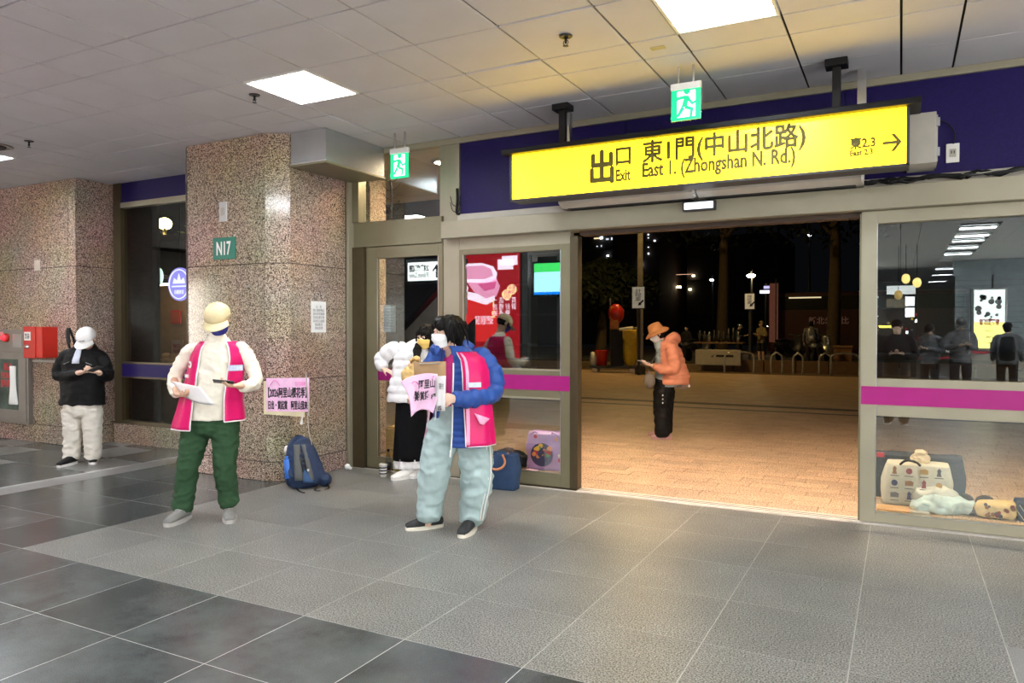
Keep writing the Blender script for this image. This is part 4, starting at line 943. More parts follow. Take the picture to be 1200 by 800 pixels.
c = at(187, 324, 'y', 7.5); t = thing('clock_sign', 'small lit white round sign behind the recessed window', 'sign', (c.x, 7.5, c.z)); poly('disc', disc(0, 0, .13, 24, .7), glow('pale_round', (.7, 1, .85), .8), t, .02); text('lettering', '9', M['ink'], t, (-.03, -.025, -.05), .06, .1); box('bracket', -.1, .1, .01, .1, -.02, .02, M['black'], t)
a, b = at(197, 379, 'y', 8.3), at(208, 363, 'y', 8.3); t = thing('red_plaque', 'small red framed plaque on the beige wall behind the recessed window', 'plaque', (a.x, 8.35, a.z)); box('plaque', 0, b.x-a.x, 0, .03, 0, b.z-a.z, M['redink'], t, .004); box('inner_panel', .03, b.x-a.x-.03, -.006, 0, .03, b.z-a.z-.03, mat('rust', (.45, .1, .05), .6), t)
a, b = at(201, 413, 'y', 7.4), at(216, 388, 'y', 7.4); t = thing('menu_stand', 'small cream menu card on the counter behind the recessed window', 'menu', (a.x, 7.4, .99)); box('card', 0, .24, 0, .015, .02, .36, mat('menu_cream', (.75, .55, .38), .6), t); text('lettering', '麵包\n咖啡\n便當', M['redink'], t, (.04, -.002, .08), .16, .22); box('foot', .02, .22, -.05, .06, 0, .02, M['dark'], t)
c = at(196, 352, 'y', 7.9); t = thing('counter_lamp', 'warm strip lamp under the dark canopy band behind the recessed window', 'lamp', (-10.2, 7.8, 2.2)); box('lamp_body', -.8, .8, 0, .08, .03, .08, M['dark'], t); box('lamp_strip', -.75, .75, .01, .07, .0, .03, glow('counter_warm', (1, .7, .4), 9), t)
c = at(193, 262, 'y', 9.5); t = thing('globe_lamp', 'glowing yellow globe lamp on a post behind the recessed window', 'lamp', (c.x, 9.5, 0)); bm = bmesh.new(); ell(bm, (0, 0, c.z), (.13, .13, .11), seg=16); obj('globe', bm, glow('globe_yellow', (1, .72, .2), 45), t, True); bm = bmesh.new(); cyl(bm, (0, 0, 0), (0, 0, c.z-.09), .045, .035, 10); obj('lamp_post', bm, M['offwhite'], t)
# young plant by the lamp
c = at(210, 290, 'y', 9); t = thing('shrub', 'leafy lit shrub beside the globe lamp behind the recessed window', 'shrub', (c.x+.1, 9, 0)); rr = random.Random(6)
bm = bmesh.new(); loft(bm, [(0, 0, 0), (.05, 0, 1.5), (0, 0, 2.7)], [.04, .03, .015], n=8); obj('stem', bm, mat('stem_brown', (.15, .1, .05), .8), t, True)
V = []; F = []
for k in range(150):
    c_ = Vector((rr.gauss(0, .3), rr.gauss(0, .2), 2.75+rr.gauss(0, .22))); e1 = Vector((rr.uniform(-1, 1), rr.uniform(-.5, .5), rr.uniform(-.4, .8))).normalized()*.085; e2 = e1.orthogonal().normalized()*.032
    n0 = len(V); V += [c_-e1, c_+e2, c_+e1, c_-e2]; F.append((n0, n0+1, n0+2, n0+3))
me = bpy.data.meshes.new('foliage'); me.from_pydata(V, [], F); tag(link('foliage', me, mat('leaf_lit', (.35, .38, .07), .5), t), kind='stuff')
#==PEOPLE==
# ================================================================== people
SKIN = mat('skin', (.62, .38, .26), .5, var=.06, scale=20); SKIN2 = mat('skin_pale', (.70, .47, .35), .5, var=.05, scale=20)
HAIR = mat('black_hair', (.004, .0035, .0035), .55, spec=.15, stretch=(1, 1, .1), scale=80, var=.5)
def fab(name, col, rough=.85, bump=.4, bs=34, **k):
    k.setdefault('spec', .22)
    return mat(name, col, rough, bump=bump, bscale=bs, var=.06, scale=12, **k)
class Fig:
    "person standing on the ground; local x runs to the right of the view, y away from it, z up"
    def __init__(s, name, label, px0, py0, ground=0.):
        s.o = at(px0, py0, 'z', ground); s.zc = (s.o-C0).dot(_fw); s.px0 = px0
        s.t = thing(name, label, 'person', s.o, YAW); s.s = FPX/s.zc; s.g = ground
    def J(s, px, py, v=0.):
        k = FPX/(s.zc+v); return Vector(((px-600)/k-(s.px0-600)/s.s, v, EYE+(386-py)/k-s.g))
    def G(s, px, py): return Matrix.Rotation(-YAW, 3, 'Z') @ (at(px, py, 'z', s.g)-s.o)
def headframe(F, U):
    F = Vector(F).normalized(); U = Vector(U); U = (U-F*U.dot(F)).normalized(); R = F.cross(U)
    return Matrix((R, F, U)).transposed()
def add_head(bm, c, M3, neck, k=1., nr=.05):
    def e(x, y, z, r): ell(bm, c+M3 @ (Vector((x, y, z))*k), [q_*k for q_ in r], M3, 24)
    e(0, -.012, .03, (.074, .094, .096)); e(0, .018, -.04, (.058, .072, .075)); e(0, .03, -.085, (.032, .045, .03))
    e(0, .092, -.010, (.012, .018, .026)); e(0, .100, -.026, (.016, .014, .011)); e(0, .085, -.058, (.022, .014, .010))
    e(.078, -.005, -.005, (.010, .020, .031)); e(-.078, -.005, -.005, (.010, .020, .031)); e(0, .078, .03, (.05, .016, .012))
    loft(bm, [neck, c+M3 @ (Vector((0, -.02, -.05))*k)], [nr*1.1, nr*.95], n=16)
def add_hand(bm, w, d, nrm, thumb=1, curl=.5, k=1.):
    "palm, four fingers of unequal length that curl towards nrm, thumb leaving the side of the palm"
    d = Vector(d).normalized(); nrm = Vector(nrm); nrm = (nrm-d*nrm.dot(d)).normalized(); lat = d.cross(nrm)*thumb
    loft(bm, [w-d*.02, w+d*.03*k, w+d*.085*k], [(.026*k, .018*k), (.038*k, .016*k), (.040*k, .014*k)], side=lat, n=14, k=2)
    for i, (off, ln) in enumerate(((.030, .070), (.010, .078), (-.010, .072), (-.030, .056))):
        b = w+d*(.085-.004*abs(i-1))*k+lat*off*k; p = [b-d*.01*k]; a = 0; q_ = b
        for sg_ in (.45, .32, .23):
            a += curl*(.9 if sg_ > .4 else 1.1); dv = d*math.cos(a)+nrm*math.sin(a); q_ = q_+dv*ln*sg_*k; p.append(q_)
        loft(bm, p, [.0095*k, .009*k, .0082*k, .007*k], n=8, k=2)
    b = w+d*.02*k+lat*.030*k
    loft(bm, [b, b+(lat*.8+d*.7+nrm*.3).normalized()*.035*k, b+(lat*.45+d*1.0+nrm*.7).normalized()*.066*k], [.0125*k, .0105*k, .008*k], n=8, k=2)
def eyes(t, c, M3, k=1.):
    for s_ in (-1, 1):
        bm = bmesh.new(); ell(bm, c+M3 @ Vector((s_*.030*k, .081*k, .018*k)), (.013, .006, .0065), M3, 12); e = obj('eye', bm, M['white'], t, True)
        bm = bmesh.new(); ell(bm, c+M3 @ Vector((s_*.030*k, .0855*k, .018*k)), (.006, .003, .006), M3, 10); obj('iris', bm, M['black'], e, True)
        bm = bmesh.new(); loft(bm, [c+M3 @ Vector((s_*.015, .090, .034)), c+M3 @ Vector((s_*.032, .087, .039)), c+M3 @ Vector((s_*.046, .078, .034))], [.003, .0035, .002], n=6); obj('eyebrow', bm, HAIR, t, True)
def mask(t, c, M3, m, k=1., z0=.006, z1=-.098):
    P = []
    for j in range(11):
        v = j/10; row = []
        for i in range(25):
            a = (i/24-.5)*2.5; z = (z0+(z1-z0)*v)*(1-.22*(abs(a)/1.25)**2)-.008*(abs(a)/1.25)
            bul = .020*math.exp(-(a/.45)**2)*math.sin(PI*min(1, .25+v*.9)); pl = .0025*math.sin(v*PI*6)*(abs(a) < 1.1)
            sh_ = 1-.22*max(0, v-.45)
            row.append(c+M3 @ (Vector(((.078*math.sin(a))*sh_, (.098*math.cos(a)+bul+pl)*sh_, z))*k))
        P.append(row)
    o = sheet('face_mask', P, m, t, .003)
    bm = bmesh.new()
    for s_ in (-1, 1):
        for zz in (0, -.06): tube(bm, [c+M3 @ Vector((s_*.073, .030, zz)), c+M3 @ Vector((s_*.084, .0, zz*.4+.01)), c+M3 @ Vector((s_*.080, -.02, .012))], .0018, 5, 2)
    obj('ear_loop', bm, m, o, True); return o
def cap(t, c, M3, m, k=1., brim=.075, lettering=None):
    bm = bmesh.new(); rings = []
    for j in range(9):
        ph = j/8*PI/2; r = math.cos(ph); z = math.sin(ph)**.9
        rings.append([bm.verts.new(c+M3 @ (Vector((.094*r*math.cos(a), -.008+.112*r*math.sin(a)+.004*z, .030-.012*(j == 0)+.098*z))*k)) for a in [2*PI*i/32 for i in range(32)]] if j < 8 else [bm.verts.new(c+M3 @ (Vector((0, -.005, .128))*k))])
    for A, B in zip(rings, rings[1:]):
        for i in range(32):
            if len(B) == 1: bm.faces.new((A[i], A[(i+1) % 32], B[0]))
            else: bm.faces.new((A[i], A[(i+1) % 32], B[(i+1) % 32], B[i]))
    bmesh.ops.recalc_face_normals(bm, faces=bm.faces); bmesh.ops.solidify(bm, geom=bm.faces[:], thickness=.004)
    o = obj('cap', bm, m, t, True); P = []
    for j in range(6):
        r = j/5; row = []
        for i in range(21):
            a = (i/20-.5)*2.1; ex = brim*r*max(.12, math.cos(a*.72))
            row.append(c+M3 @ (Vector(((.093+ex*.35)*math.sin(a), -.008+(.112+ex)*math.cos(a)+ex*.1, .028-.022*r*math.cos(a)-.018*abs(a)**2*(.6+r*.6)))*k))
        P.append(row)
    sheet('cap_brim', P, m, o, .004)
    bm = bmesh.new(); ell(bm, c+M3 @ (Vector((0, -.005, .130))*k), (.008, .008, .004), M3, 10); obj('cap_button', bm, m, o, True)
    for a in range(6):
        pts = [c+M3 @ (Vector((.0955*math.cos(p_)*math.cos(a*PI/3+.5), -.008+.1135*math.cos(p_)*math.sin(a*PI/3+.5), .03+.099*math.sin(p_)**.9))*k) for p_ in (0.02, .4, .8, 1.2, 1.5)]
        bm = bmesh.new(); tube(bm, pts, .0015, 5, 2); obj('seam', bm, m, o, True)
    return o
def shoe(t, a, d, m, sole_m, k=1., lace=None, h=.10, nm='shoe'):
    "a = ankle point on the ground, d = direction of the toe"
    d = Vector((d[0], d[1], 0)).normalized(); R = Matrix((d.cross(Vector((0, 0, 1))), d, Vector((0, 0, 1)))).transposed(); a = Vector(a)
    def T(x, y, z): return a+R @ (Vector((x, y, z))*k)
    bm = bmesh.new()
    loft(bm, [T(0, -.07, .045), T(0, 0, .055), T(0, .08, .048), T(0, .15, .038), T(0, .19, .032)], [(.034, .036), (.040, .046), (.046, .038), (.044, .028), (.034, .020)], side=R @ Vector((1, 0, 0)), n=18)
    loft(bm, [T(0, -.03, .05), T(0, -.025, h)], [(.036, .042), (.038, .044)], side=R @ Vector((1, 0, 0)), n=16, k=2)
    o = sculpt(nm, bm, m, t, .006, 2)
    bm = bmesh.new(); out = []
    for i in range(28):
        an = 2*PI*i/28; y = .055+.145*math.sin(an); w = (.040+.009*math.sin(an*.5)**2+(.006 if y > .05 else 0))*abs(math.cos(an))**.7*math.copysign(1, math.cos(an)); out.append((w, y))
    lo = [bm.verts.new(T(x, y, .0)) for x, y in out]; hi = [bm.verts.new(T(x*1.02, y*1.01, .026)) for x, y in out]
    bm.faces.new(lo); bm.faces.new(hi)
    for i in range(28): j = (i+1) % 28; bm.faces.new((lo[i], lo[j], hi[j], hi[i]))
    tag(obj('sole', bm, sole_m, o), None)
    if lace is not None:
        for q_ in range(4): bm = bmesh.new(); tube(bm, [T(-.024, .03+.022*q_, .086-.006*q_), T(0, .036+.022*q_, .094-.007*q_), T(.024, .03+.022*q_, .086-.006*q_)], .0035, 6, 2); obj('lace', bm, lace, o, True)
    return o
def tab_eval(tab, z):
    tab = sorted(tab, key=lambda r: r[0])
    if z <= tab[0][0]: return tab[0][1:]
    for p, q_ in zip(tab, tab[1:]):
        if z <= q_[0]:
            f = (z-p[0])/(q_[0]-p[0]); f = f*f*(3-2*f)*.5+f*.5; return tuple(p[i]+(q_[i]-p[i])*f for i in range(1, 5))
    return tab[-1][1:]
def tpoint(tab, z, th, phi=0., off=0.):
    cx, cy, a, b = tab_eval(tab, z); x, y = (a+off)*math.cos(th), -(b+off)*math.sin(th)
    c_, s_ = math.cos(phi), math.sin(phi); return Vector((cx+c_*x-s_*y, cy+s_*x+c_*y, z))
def torso(bm, tab, phi=0., puff=None, n=32):
    tab = sorted(tab, key=lambda r: r[0])
    z0, z1 = tab[0][0], tab[-1][0]; st_ = .05 if not puff else puff[0]/6; N = max(6, int((z1-z0)/st_))
    rings = []
    for j in range(N+1):
        z = z0+(z1-z0)*j/N; pf_ = puff[1]*(abs(math.sin(PI*z/puff[0]))**.55-.6) if puff else 0
        rings.append([bm.verts.new(tpoint(tab, z, 2*PI*i/n, phi, pf_)) for i in range(n)])
    for A, B in zip(rings, rings[1:]):
        for i in range(n): bm.faces.new((A[i], A[(i+1) % n], B[(i+1) % n], B[i]))
    bm.faces.new(rings[0]); bm.faces.new(rings[-1])
def shell_grid(tab, z0, z1, th0, th1, phi=0., off=.012, nz=24, nt=48, puff=None, flare=None, droop=None):
    P = []
    for j in range(nz+1):
        v = j/nz; z = z0+(z1-z0)*v; a, b = (th0(v) if callable(th0) else th0), (th1(v) if callable(th1) else th1); row = []
        for i in range(nt+1):
            th = a+(b-a)*i/nt; pf_ = puff[1]*(abs(math.sin(PI*z/puff[0]))**.55-.6) if puff else 0
            fl = flare(v, th) if flare else 0; p = tpoint(tab, z, th, phi, off+pf_+fl)
            if droop: p.z += droop(v, th)
            row.append(p)
        P.append(row)
    return P
def shell_bm(bm, P, thick):
    b2 = bmesh.new(); V = [[b2.verts.new(p) for p in row] for row in P]
    for A, B in zip(V, V[1:]):
        for i in range(len(A)-1): b2.faces.new((A[i], A[i+1], B[i+1], B[i]))
    bmesh.ops.recalc_face_normals(b2, faces=b2.faces); bmesh.ops.solidify(b2, geom=b2.faces[:], thickness=thick)
    me = bpy.data.meshes.new('x'); b2.to_mesh(me); b2.free(); bm.from_mesh(me); bpy.data.meshes.remove(me)
def trim(name, P, m, parent, r=.006, edges='lrb'):
    for e in edges:
        pts = {'l': [row[0] for row in P], 'r': [row[-1] for row in P], 'b': P[0], 't': P[-1]}[e]
        bm = bmesh.new(); tube(bm, pts, r, 6, 1); obj(name, bm, m, parent, True)
def legs_body(bm, hip, knee, ank, r=(.055, .036, .028)): loft(bm, [hip, knee, ank, ank+Vector((0, 0, -.05))], list(r)+[.024], n=12)
def phone(label, c, d, nrm, px=.075, l=.15, m='black'):
    d = Vector(d).normalized(); nrm = Vector(nrm); nrm = (nrm-d*nrm.dot(d)).normalized(); s_ = d.cross(nrm)
    t = thing('phone', label, 'phone', c); R = Matrix((s_, d, nrm)).transposed().to_4x4(); 
    b = box('phone_case', -px/2, px/2, -l/2, l/2, -.004, .004, M[m], t, .003); b.matrix_local = R
    b = box('screen', -px/2+.004, px/2-.004, -l/2+.005, l/2-.005, .0041, .0047, glow('phone_screen', (.7, .75, .8), .5), t); b.matrix_local = R
    return t
def wpos(F, p): return F.o+Matrix.Rotation(YAW, 3, 'Z') @ p
def wdir(d): return Matrix.Rotation(YAW, 3, 'Z') @ Vector(d)
PINK = fab('hot_pink_satin', (.62, .010, .13), .35, .25, 40); TRIMW = mat('white_piping', (.85, .82, .84), .6)
LPINK = fab('light_pink', (.85, .40, .60), .5)
# ------------------------------------------------ man in pink vest
F = Fig('person', 'man in cream cap and pink vest over a cream sweater in front of the pillar', 241, 608); J, T = F.J, F.t
hc = J(257, 374, -.06); M3 = headframe((.12, -.84, -.52), (0, -.4, .9)); neck = J(256, 400)
hl, hr = J(209, 461, -.16), J(281, 452, -.25)
bm = bmesh.new(); add_head(bm, hc, M3, neck); loft(bm, [J(247, 490), J(254, 440), J(256, 402)], [(.13, .09), (.14, .09), (.09, .06)], n=20)
for S_, E_, W_ in (((226, 411, 0), (206, 440, .02), hl), ((288, 409, 0), (301, 444, .0), hr)): loft(bm, [J(*S_), J(*E_), W_], [.045, .038, .028], n=12)
add_hand(bm, hl, (.8, -.55, -.1), (0, .1, 1), -1, .55); add_hand(bm, hr, (-.8, -.5, .12), (.1, .1, 1), 1, .5)
for h_, k_, a_ in ((J(231, 500), J(222, 546, -.02), J(212, 600)), (J(264, 500), J(264, 548, -.02), J(268, 598, .04))): legs_body(bm, h_, k_, a_)
sculpt('body', bm, SKIN, T, .006, 2, dec=.5)
TB = [(J(0, y, 0).z, J(x, y, 0).x, cy, a, b) for y, x, cy, a, b in ((490, 249, 0, .212, .158), (470, 250, 0, .200, .150), (440, 254, 0, .192, .142), (420, 257, 0, .192, .130), (409, 257, .0, .172, .112), (402, 257, .01, .135, .095), (396, 257, .01, .078, .075))]
bm = bmesh.new(); torso(bm, TB)
loft(bm, [J(232, 408), J(221, 414), J(206, 444, .02), J(208, 460, -.12)], [.045, .056, .056, .046], n=18); loft(bm, [J(281, 405), J(289, 413), J(301, 446, .0), J(286, 453, -.20)], [.045, .054, .056, .044], n=18)
CRM = fab('cream_cotton', (.80, .76, .65), .9, .2)
sculpt('sweater', bm, CRM, T, .008, 2, folds(.010, (10, 10, 15), 3))
bm = bmesh.new(); loft(bm, [J(0, 399, 0)*0+Vector((J(257, 399).x, -.01, J(257, 399).z)), Vector((J(257, 394).x, -.015, J(257, 394).z))], [(.076, .072), (.070, .066)], n=24); obj('collar_band', bm, CRM, T, True)
R_ = math.radians
P = shell_grid(TB, J(0, 494).z, J(0, 400).z, lambda v: R_(112+8*v), lambda v: R_(360+52-2*v), 0, .014, 26, 64, flare=lambda v, th: (.030+.045*max(0, 1-abs(th-R_(165))/.8))*(1-v)**2+.005*math.sin(th*9), droop=lambda v, th: (1-v)**2*(-.045 if th < R_(205) else .02))
vest = sheet('vest', P, PINK, T, .004); trim('piping', P, TRIMW, vest, .006, 'lrb')
def badge(parent, tab, z, th, w, h, m, body=None, off=.026, phi=0., tm_=None):
    p = tpoint(tab, z, th, phi, off); q_ = tpoint(tab, z, th-.1, phi, off); u_ = (q_-p).normalized(); n_ = u_.cross(Vector((0, 0, 1)))
    poly('badge', [(-w/2, -h/2), (w/2, -h/2), (w/2, h/2), (-w/2, h/2)], m, parent, .004, p+n_*.004, u_)
    if body: text('badge_lettering', body, tm_ or M['ink'], parent, p+n_*.0085-u_*w*.42-Vector((0, 0, h*.35)), w*.84, h*.7, ux=u_, depth=.001)
badge(vest, TB, J(0, 430).z, R_(36), .115, .045, mat('badge_blue', (.45, .55, .80), .5), '志工服務', .034, tm_=M['white'])
p = tpoint(TB, J(0, 426).z, R_(135), 0, .034); n_ = Vector((-.7, -.7, 0)); u_ = Vector((.7, -.7, 0))
poly('round_logo', disc(0, 0, .028, 18), M['white'], vest, .004, p+n_*.006, u_); poly('logo_mark', [(-.015, -.008), (.015, -.008), (.006, .012), (-.006, .012)], PINK, vest, .003, p+n_*.011, u_)
text('badge_lettering', '服務台', M['white'], vest, tpoint(TB, J(0, 441).z, R_(140), 0, .046)-u_*.02, .075, .028, ux=u_)
OLV = fab('dark_green_twill', (.030, .075, .035), .85, .2)
bm = bmesh.new()
loft(bm, [J(247, 490), J(247, 502)], [(.178, .122), (.185, .135)], n=28); 
loft(bm, [J(231, 496), J(227, 520, -.01), J(221, 548, -.02), J(216, 580, 0), J(214, 594, 0)], [(.112, .12), (.102, .105), (.086, .095), (.080, .085), (.082, .088)], n=24)
loft(bm, [J(264, 496), J(265, 520, -.01), J(264, 548, -.02), J(267, 576, .04), J(268, 589, .04)], [(.112, .12), (.10, .105), (.086, .095), (.080, .085), (.080, .088)], n=24)
sculpt('trousers', bm, OLV, T, .008, 2, folds(.012, (9, 9, 16), 9))
GS = mat('grey_suede', (.22, .22, .21), .8, bump=.3); GSO = mat('grey_rubber', (.42, .41, .39), .7)
shoe(T, F.G(214, 609), (-.14, -1), GS, GSO, 1.12, M['white'], .11); shoe(T, F.G(268, 606), (.42, -1), GS, GSO, 1.12, M['white'], .11)
cap(T, hc, M3, fab('khaki_cream_cotton', (.72, .62, .38), .9), 1.04)
mask(T, hc, M3, mat('navy_mask', (.015, .02, .25), .7))
bm = bmesh.new(); ell(bm, hc+M3 @ Vector((0, -.02, .015)), (.080, .098, .075), M3, 20); sculpt('hair', bm, HAIR, T, .008, 1, strands(.003))
eyes(T, hc, M3)
hp = hr+Vector((-.8, -.5, .12)).normalized()*.11+Vector((0, 0, .022))
phone('phone with a dark cover in the hand of the man in the pink vest', wpos(F, hp), wdir((-.92, -.2, .1)), wdir((0, .35, .9)), m='dark')
t = thing('paper_sheet', 'folded white printed sheets held by the man in the pink vest', 'paper', F.o, YAW)
c = [J(202, 446, -.14), J(236, 453, -.3), J(252, 473, -.33), J(217, 464, -.16)]
for q_ in range(2):
    P = [[c[0].lerp(c[1], i/8).lerp(c[3].lerp(c[2], i/8), j/8)+Vector((.004*q_, 0, -.006*q_-.018*math.sin(PI*i/8)*(j/8))) for i in range(9)] for j in range(9)]; sheet('sheet', P, M['paper'] if q_ == 0 else mat('bluish_paper', (.7, .76, .85), .7), t, .002)
# ------------------------------------------------ man in black jacket, far left
F = Fig('person', 'man in white cap, black jacket and off-white trousers by the red alarm box', 96, 543); J, T = F.J, F.t
hc = J(103, 397, -.08); M3 = headframe((.12, -.80, -.58), (0, -.4, .9)); neck = J(100, 410)
hl, hr = J(96, 436, -.26), J(116, 436, -.26)
bm = bmesh.new(); add_head(bm, hc, M3, neck); loft(bm, [J(97, 472), J(98, 435), J(100, 410)], [(.14, .09), (.14, .09), (.08, .06)], n=20)
for S_, E_, W_ in (((79, 417, 0), (70, 440, 0), hl), ((119, 417, 0), (127, 440, 0), hr)): loft(bm, [J(*S_), J(*E_), W_], [.045, .038, .028], n=12)
add_hand(bm, hl, (.85, -.4, .1), (.1, -.1, 1), -1, .6); add_hand(bm, hr, (-.85, -.4, .15), (-.1, -.1, 1), 1, .6)
for h_, k_, a_ in ((J(86, 480), J(84, 512), J(83, 540)), (J(107, 480), J(109, 512), J(109, 538))): legs_body(bm, h_, k_, a_)
sculpt('body', bm, SKIN2, T, .006, 2, dec=.5)
TB = [(J(0, y, 0).z, J(x, y, 0).x, cy, a, b) for y, x, cy, a, b in ((474, 97, 0, .245, .165), (455, 98, 0, .235, .16), (435, 98, 0, .225, .155), (422, 98, 0, .220, .14), (413, 99, .01, .19, .12), (407, 100, .01, .13, .10), (401, 101, .0, .085, .085))]
BLK = fab('black_nylon', (.006, .006, .007), .6, .15, spec=.2); bm = bmesh.new(); torso(bm, TB)
loft(bm, [J(87, 415), J(78, 419), J(70, 440, 0), J(93, 437, -.22)], [.06, .075, .07, .05], n=18); loft(bm, [J(110, 414), J(120, 419), J(127, 440, 0), J(119, 437, -.20)], [.06, .075, .07, .05], n=18)
loft(bm, [J(100, 408), J(101, 401, -.02)], [(.10, .095), (.095, .09)], n=24)
jk = sculpt('jacket', bm, BLK, T, .009, 3, folds(.014, (6, 6, 9), 5))
for s_ in ((86, 426, 94, 423), (110, 424, 117, 427)):
    a, b = tpoint(TB, J(0, s_[1]).z, R_(125 if s_[0] < 100 else 62), 0, .012), tpoint(TB, J(0, s_[3]).z, R_(105 if s_[0] < 100 else 45), 0, .012); bm = bmesh.new(); cyl(bm, a, b, .005, n=6); obj('zip_piping', bm, M['duct'], jk)
P = shell_grid(TB, J(0, 425).z, J(0, 402).z, R_(78), R_(98), 0, .006, 8, 6); sheet('shirt_collar', P, fab('pale_blue_shirt', (.62, .68, .80)), T, .005)
CHI = fab('off_white_cotton', (.70, .67, .60), .85)
bm = bmesh.new(); loft(bm, [J(97, 466), J(97, 482)], [(.21, .15), (.205, .145)], n=28)
loft(bm, [J(86, 480), J(85, 508), J(84, 528), J(84, 535)], [(.112, .12), (.095, .10), (.088, .092), (.088, .094)], n=24); loft(bm, [J(108, 480), J(109, 508), J(109, 528), J(109, 534)], [(.112, .12), (.095, .10), (.088, .092), (.088, .094)], n=24)
sculpt('trousers', bm, CHI, T, .008, 2, folds(.012, (9, 9, 15), 1))
shoe(T, F.G(83, 544), (-.12, -1), M['black'], M['white'], 1., M['dark']); shoe(T, F.G(109, 541), (.5, -.9), M['black'], M['white'], 1.05, M['dark'])
cp = cap(T, hc, M3, mat('white_cotton_cap', (.86, .86, .86), .8), 1.04, .08)
text('cap_lettering', 'Taiwan', M['ink'], cp, hc+M3 @ Vector((-.03, .112, .045)), .06, .016, ux=M3 @ Vector((1, 0, 0)), uz=M3 @ Vector((0, -.25, .97)))
bm = bmesh.new(); ell(bm, hc+M3 @ Vector((0, -.02, .015)), (.080, .098, .075), M3, 20); sculpt('hair', bm, HAIR, T, .008, 1, strands(.003)); eyes(T, hc, M3)
phone('phone held in both hands by the man in the black jacket', wpos(F, J(113, 432, -.37)), wdir((.9, -.2, .35)), wdir((-.2, .3, .9)), m='dark')
t = thing('backpack', 'black backpack with raised loop on the back of the man in the black jacket', 'backpack', F.o, YAW)
bm = bmesh.new(); loft(bm, [J(92, 462, .28), J(90, 440, .30), J(90, 415, .27)], [(.17, .09), (.18, .11), (.13, .08)], n=20, power=.7); sculpt('bag_body', bm, M['black'], t, .012, 3)
bm = bmesh.new(); tube(bm, [J(84, 410, .2), J(80, 396, .2), J(82, 385, .2), J(86, 393, .2), J(89, 404, .2)], .014, 8); obj('grab_loop', bm, M['black'], t, True)
bm = bmesh.new(); loft(bm, [J(82, 402, .1), J(81, 386, .16), J(84, 385, .18)], [(.022, .006)]*3, n=8); obj('shoulder_strap', bm, M['black'], t, True)
# ------------------------------------------------ woman in blue jacket
F = Fig('person', 'woman with short black hair, white mask, blue jacket and pink vest holding a clipboard', 522, 620); J, T = F.J, F.t
PH = R_(-40)
hc = J(524, 391, -.03); M3 = headframe((-.86, -.46, -.04), (0, 0, 1)); neck = J(531, 416, .0)
hr, hl = J(531, 467, -.33), J(497, 472, -.30)
bm = bmesh.new(); add_head(bm, hc, M3, neck, 1.02, .055); loft(bm, [J(540, 500), J(541, 450), J(536, 416)], [(.15, .10), (.14, .10), (.08, .07)], side=(math.cos(PH), math.sin(PH), 0), n=20)
for S_, E_, W_ in (((566, 424, .03), (574, 458, -.02), hr), ((510, 424, .03), (497, 452, -.05), hl)): loft(bm, [J(*S_), J(*E_), W_], [.045, .038, .028], n=12)
add_hand(bm, hr, (-.95, -.15, .12), (-.1, .9, -.1), 1, .5, 1.0); add_hand(bm, hl, (-.75, -.3, .3), (.1, -.9, .1), -1, .5)
for h_, k_, a_ in ((J(522, 510), J(510, 556), J(502, 608)), (J(553, 510), J(557, 558), J(553, 610))): legs_body(bm, h_, k_, a_)
sculpt('body', bm, SKIN2, T, .006, 2, dec=.5); eyes(T, hc, M3)
TB = [(J(0, y, 0).z, J(x, y, 0).x, cy, a, b) for y, x, cy, a, b in ((522, 539, 0, .255, .185), (495, 540, 0, .24, .175), (460, 540, 0, .225, .165), (435, 540, 0, .215, .155), (421, 539, 0, .19, .135), (412, 536, 0, .13, .105), (404, 532, 0, .088, .085))]
TS = [(z, x, y, a-.035, b-.035) for z, x, y, a, b in TB]
bm = bmesh.new(); torso(bm, [r for r in TS if r[0] > J(0, 500).z], PH); sculpt('shirt', bm, fab('magenta_shirt', (.62, .03, .22), .6), T, .01, 2)
BLU = fab('blue_nylon', (.025, .075, .30), .42, .15)
bm = bmesh.new(); P = shell_grid(TB, J(0, 520).z, J(0, 404).z, R_(110), R_(360+72), PH, .0, 96, 72, puff=(.045, .010)); shell_bm(bm, P, .022)
loft(bm, [J(558, 414, .02), J(567, 421, .02), J(577, 440, 0), J(576, 460, -.04), J(552, 467, -.22), J(534, 467, -.30)], [.065, .078, .082, .078, .066, .052], n=22, puff=(.075, .014))
loft(bm, [J(517, 416, .02), J(508, 424, .02), J(498, 452, -.05), J(499, 468, -.24)], [.06, .072, .072, .055], n=20, puff=(.075, .012))
loft(bm, [J(553, 408, .10), J(540, 402, .12), J(522, 402, .06), J(508, 410, -.06)], [.038, .045, .045, .035], n=14)
loft(bm, [J(512, 416, -.1), J(514, 408, -.08), J(518, 400, -.02)], [.02, .026, .02], n=12); loft(bm, [J(548, 414, .06), J(545, 405, .08), J(537, 398, .06)], [.03, .035, .025], n=12)
jk = sculpt('jacket', bm, BLU, T, .007, 2, folds(.006, (8, 8, 10), 2))
for th in (R_(112), R_(70)):
    bm = bmesh.new(); tube(bm, [tpoint(TB, J(0, 523-11*i).z, th, PH, .012) for i in range(10)], .006, 6, 2); obj('zip', bm, M['white'], jk, True)
bm = bmesh.new(); tube(bm, [tpoint(TB, J(0, 522).z, R_(70), PH, .02), tpoint(TB, J(0, 522).z-.05, R_(70), PH, .03)], .007, 6); obj('zip_pull', bm, M['white'], jk, True)
TV = [(z, x, y, a+.012, b+.012) for z, x, y, a, b in TB]
